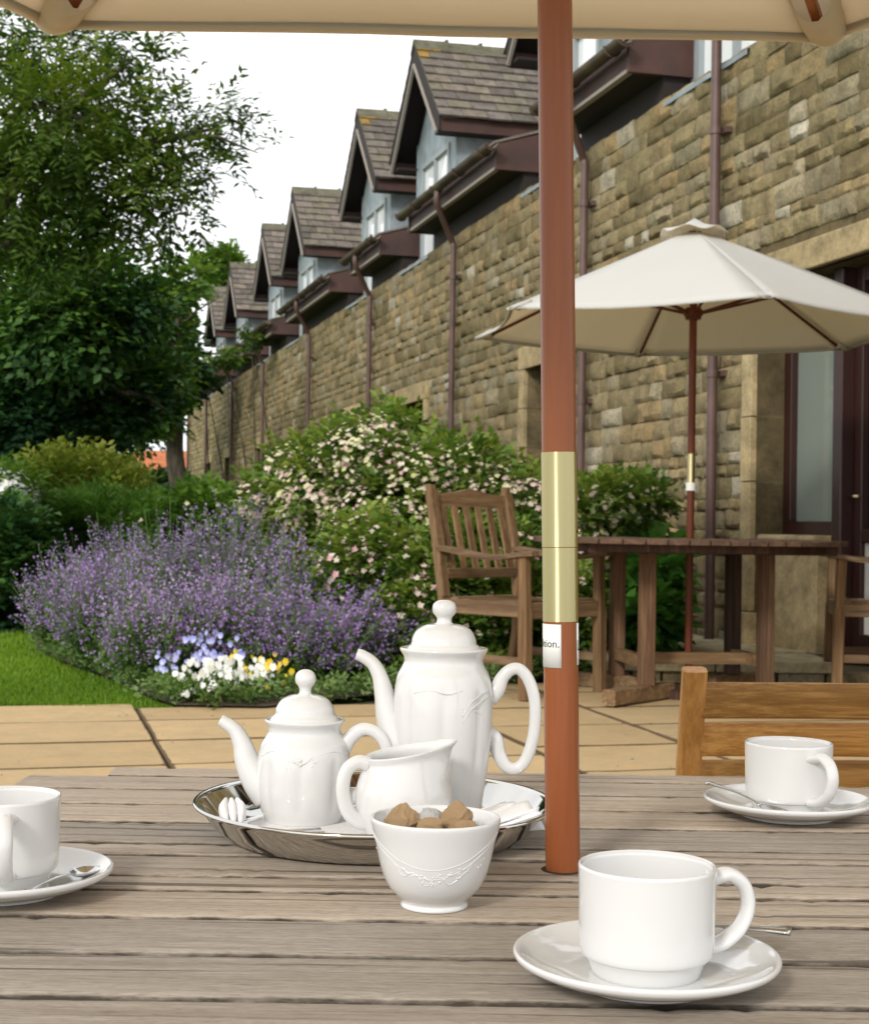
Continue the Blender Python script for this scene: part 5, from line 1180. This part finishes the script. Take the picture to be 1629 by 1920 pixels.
# catmint: drifts of purple spikes
def catmint(label, cx, cy, rx, ry, hgt, n, lean):
    g = gz(cy); t = empty('catmint_plant', (cx, cy, g), 0, label, 'catmint', 'catmint clumps along the bed')
    a = RNG.random(n)*2*math.pi; r_ = np.sqrt(RNG.random(n)); bx_, by_ = np.cos(a)*r_, np.sin(a)*r_
    root = np.stack([bx_*rx*.45, by_*ry*.45, np.zeros(n)], 1); H_ = hgt*RNG.uniform(.50, 1.20, n)*(1 - .30*r_**2)
    tip = np.stack([bx_*rx*1.05 + lean*H_*.3, by_*ry*1.05, H_], 1) + RNG.normal(0, .07, (n, 3))*np.array([1, 1, .6])
    stem = []; fl = []; lf = []
    dirn = unit(tip - root)
    # leaves along the stem
    for j_ in range(20):
        tt = .03 + .74*RNG.random(n); bend = (tt*tt)[:, None]; p = root + (tip-root)*np.stack([tt**1.3, tt**1.3, tt], 1); d = rnd_dir(n)*.9 + np.array([0, 0, .25]); 
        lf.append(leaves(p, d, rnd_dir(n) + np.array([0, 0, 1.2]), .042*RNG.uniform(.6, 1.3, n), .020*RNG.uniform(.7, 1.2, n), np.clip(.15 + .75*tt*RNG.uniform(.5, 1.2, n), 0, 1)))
    bloom = RNG.random(n) > .22; colr = np.clip(random.uniform(.30, .58) + RNG.normal(0, .22, n), 0, 1)
    for j_ in range(26):
        tt = 1 - .42*(j_/26)**1.0; tt = np.full(n, tt); p = root + (tip-root)*np.stack([tt**1.3, tt**1.3, tt], 1)
        w_ = .007 + .019*(j_/26)**.6; off = rnd_dir(n)*w_; p = p + off + RNG.normal(0, .003, (n, 3)); gap = (RNG.random(n) < .84) & bloom
        s_ = .0165*RNG.uniform(.7, 1.3, n)*gap; fl.append(leaves(p, off + dirn*.01, rnd_dir(n), s_, s_*.8, np.clip(colr + RNG.normal(0, .15, n), 0, 1)))
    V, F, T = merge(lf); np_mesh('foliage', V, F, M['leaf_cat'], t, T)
    V, F, T = merge(fl); o = np_mesh('blossom', V, F, M['petal_purple'], t, T); tag(o, kind='stuff')
    # stalks as thin blades
    k_ = np.stack([root, root + (tip-root)*.5 + np.array([0, 0, .02]), tip], 1); sd_ = unit(np.cross(tip-root, rnd_dir(n)))*.0022
    V = np.concatenate([k_ + sd_[:, None], k_ - sd_[:, None]], 1).reshape(-1, 3); b6 = np.arange(n)[:, None]*6
    F = np.concatenate([b6 + np.array([0, 1, 4, 3]), b6 + np.array([1, 2, 5, 4])]); np_mesh('stalks', V, F, M['leaf_cat'], t, np.full(len(V), .5))
    return t
cm = [(140, 0, 10.1, .30, .30, .60, 260, -.30, 'outermost catmint clump by the lawn, purple spikes leaning over the grass'),
      (215, 0, 9.1, .36, .30, .60, 300, -.2, 'catmint clump second from the lawn, with long mauve spikes'),
      (305, 0, 8.4, .34, .28, .52, 300, -.1, 'catmint clump with grey green leaves at the front of the drift'),
      (430, 0, 8.6, .36, .30, .60, 320, 0, 'catmint clump just behind the white and yellow violas'),
      (560, 0, 8.45, .33, .28, .46, 280, .1, 'low catmint clump between the violas and the small teapot lid'),
      (645, 0, 8.85, .28, .26, .46, 280, .3, 'catmint clump spilling towards the coffee pot spout'),
      (215, 0, 11.0, .38, .36, .78, 300, -.2, 'catmint clump behind the lawn side of the drift'),
      (320, 0, 10.3, .40, .36, .84, 320, 0, 'tall catmint clump at the back centre of the drift'),
      (440, 0, 10.3, .40, .36, .90, 320, 0, 'tallest catmint clump, spikes rising before the flowering shrub'),
      (575, 0, 9.8, .36, .34, .74, 300, .1, 'catmint clump between the drift and the rose bush')]
for px, py, Y, rx, ry, hh, n, lean, lab in cm: catmint(lab, at(px, 1100, Y).x, Y, rx, ry, hh, int(n*1.05), lean)

# violas edging the bed: each flower counted
def viola(px, py, Y, fm, lab, nfl, r_, s_):
    p = at(px, 1200, Y); g = gz(Y); t = empty('viola_plant', (p.x, Y, g), 0, lab, 'flower', 'violas edging the flower bed')
    n = 160; a = RNG.random(n)*2*math.pi; q = np.sqrt(RNG.random(n)); P = np.stack([np.cos(a)*q*r_, np.sin(a)*q*r_, .02 + RNG.random(n)*.13*(1-.5*q)], 1)
    V, F, T = leaves(P, rnd_dir(n) + np.array([0, 0, .4]), rnd_dir(n) + np.array([0, 0, 1.]), .04*RNG.uniform(.7, 1.2, n), .022, RNG.uniform(0, .8, n)); np_mesh('foliage', V, F, M['leaf_shrub'], t, T)
    me = None
    for k in range(nfl):
        if me is None:
            out = []; 
            for j_, (an, ln_, wd) in enumerate(((62, 1.0, .95), (118, 1.0, .95), (5, .85, .9), (175, .85, .9), (270, 1.0, 1.35))):
                d = np.array([[math.cos(R(an)), 0, math.sin(R(an))]]); out.append(leaves(np.array([[0, -.002 - .0006*j_, 0]]), d, np.array([[0, -1., 0]]), s_*ln_, s_*wd, np.array([.2 + .15*j_]), .08))
            V, F, T = merge(out); o = np_mesh('flower', V, F, M[fm], t, T); me = o.data
        else: o = bpy.data.objects.new('flower', me); C.objects.link(o); o.parent = t
        an = random.uniform(0, 6.28); rr = math.sqrt(random.random())*r_*.95; o.location = (math.cos(an)*rr, math.sin(an)*rr - .02, .15 + random.uniform(-.06, .07)*1.2 - .04*rr/r_ + .08*(fm == 'petal_blue'))
        o.rotation_euler = (random.uniform(-.7, .2), random.uniform(-.3, .3), random.uniform(-.7, .7)); sc_ = random.uniform(.6, 1.0); o.scale = (sc_,)*3
vl = [(350, 0, 7.85, 'petal_blue', 'pale blue violas on the lawn side of the flower edging', 26, .17, .023), (405, 0, 8.2, 'petal_blue', 'deep blue violas at the back of the edging', 34, .17, .025),
      (372, 0, 7.62, 'petal_white', 'white violas at the corner of the paving nearest the lawn', 22, .13, .024), (415, 0, 7.66, 'petal_white', 'dense white violas in the middle of the edging', 48, .17, .028),
      (465, 0, 7.80, 'petal_white', 'white violas beside the yellow ones', 36, .15, .026), (478, 0, 8.2, 'petal_yellow', 'yellow violas behind the white ones', 16, .20, .024), (510, 0, 7.85, 'petal_yellow', 'yellow and peach violas nearest the small teapot', 16, .14, .023)]
for px, py, Y, fm, lab, nfl, r_, s_ in vl: viola(px, py, Y, fm, lab, nfl, r_, s_)

# grass blades on the part of the lawn in view, denser near the paving
n = 70000; xy = []
X_ = RNG.uniform(-4.6, -.5, n*2); Y_ = 7.43 + (RNG.random(n*2)**1.6)*9
EDX = np.interp(Y_, [7.43, 7.62, 8.6, 9.5, 10.4, 12, 20], [-1.20, -1.34, -1.8, -2.28, -2.66, -3.1, -3.9]); lx = (0 - 40 - 814)/FPX*Y_; rx = np.minimum((330 - 814)/FPX*Y_, 99)
keep = (X_ > lx) & (X_ < EDX + .02); X_, Y_ = X_[keep], Y_[keep]; n = len(X_)
P = np.stack([X_, Y_, 0.0125*np.minimum(Y_, 9) - .034], 1); d = rnd_dir(n)*.45 + np.array([0, 0, 1.]); hgt = .045*RNG.uniform(.6, 1.3, n)*(1 + .3*np.sin(X_*3 + Y_*2))
big_ = np.sin(X_*1.3 + np.cos(Y_*.9)*2)*.15; V, F, T = leaves(P, d, rnd_dir(n), hgt, .0060*(1 + (Y_-7)*.12), np.clip(.35 + big_ + RNG.normal(0, .16, n), 0, 1), 0)
g_ = np_mesh('grass', V, F, M['grass_blade'], None, T); tag(g_, kind='stuff')
# crumbs of leaf litter on the paving
n = 170; X_ = RNG.uniform(-2.6, 2.4, n); Y_ = RNG.uniform(4.5, 8.0, n); P = np.stack([X_, Y_, 0.0125*Y_ + .003], 1)
V, F, T = leaves(P, rnd_dir(n)*np.array([1, 1, .15]), rnd_dir(n)*.3 + np.array([0, 0, 1.]), .016*RNG.uniform(.4, 1.6, n), .009, RNG.random(n), .1)
tag(np_mesh('leaf_litter', V, F, M['bark'], None, T), kind='stuff')
# ground cover spilling over the edge of the bed
n = 2600; e0 = [(-2.62, 10.4), (-2.24, 9.5), (-1.76, 8.6), (-1.30, 7.62), (-1.22, 7.43), (-.80, 7.46), (.2, 8.5), (.75, 8.95)]
q = RNG.random(n)*(len(e0)-1); k = q.astype(int); f = (q-k)[:, None]; E = np.array(e0); P = E[k]*(1-f) + E[k+1]*f + RNG.normal(0, .07, (n, 2)) + np.array([.05, .09]); P = P[(P[:, 0] > -.55) | (P[:, 1] > 8.25) | (P[:, 0] < -1.55) | (RNG.random(n) < .30)]; n = len(P); P = np.concatenate([P, (0.0125*np.minimum(P[:, 1:2], 9) + RNG.random((n, 1))*.07)], 1)
V, F, T = sprays(P, rnd_dir(n)*np.array([1, 1, .3]) + np.array([0, 0, .7]), 5, .07, .01, .035, .018, RNG.uniform(.35, 1, n), 0)
tag(np_mesh('ground_cover', V, F, M['leaf_cat'], None, T), kind='stuff')

# low leafy cover over the rest of the bed
n = 5200; tY = 8.8 + RNG.random(n)**1.3*22; lo_ = np.interp(tY, [8.8, 10.4, 12, 20, 31], [-1.8, -2.6, -3.0, -3.8, -5.0]); hi_ = np.interp(tY, [8.8, 9.2, 10.5, 12, 31], [.7, .85, 1.6, 1.2, -3.6]); P = np.stack([lo_ + (hi_-lo_)*RNG.random(n), tY, 0.0125*np.minimum(tY, 9) + RNG.random(n)*.10], 1)
V, F, T = sprays(P, rnd_dir(n)*np.array([1, 1, .3]) + np.array([0, 0, .7]), 5, .12, .012, .06, .035, RNG.uniform(.1, .8, n), 0)
tag(np_mesh('low_ground_cover', V, F, M['leaf_shrub'], None, T), kind='stuff')
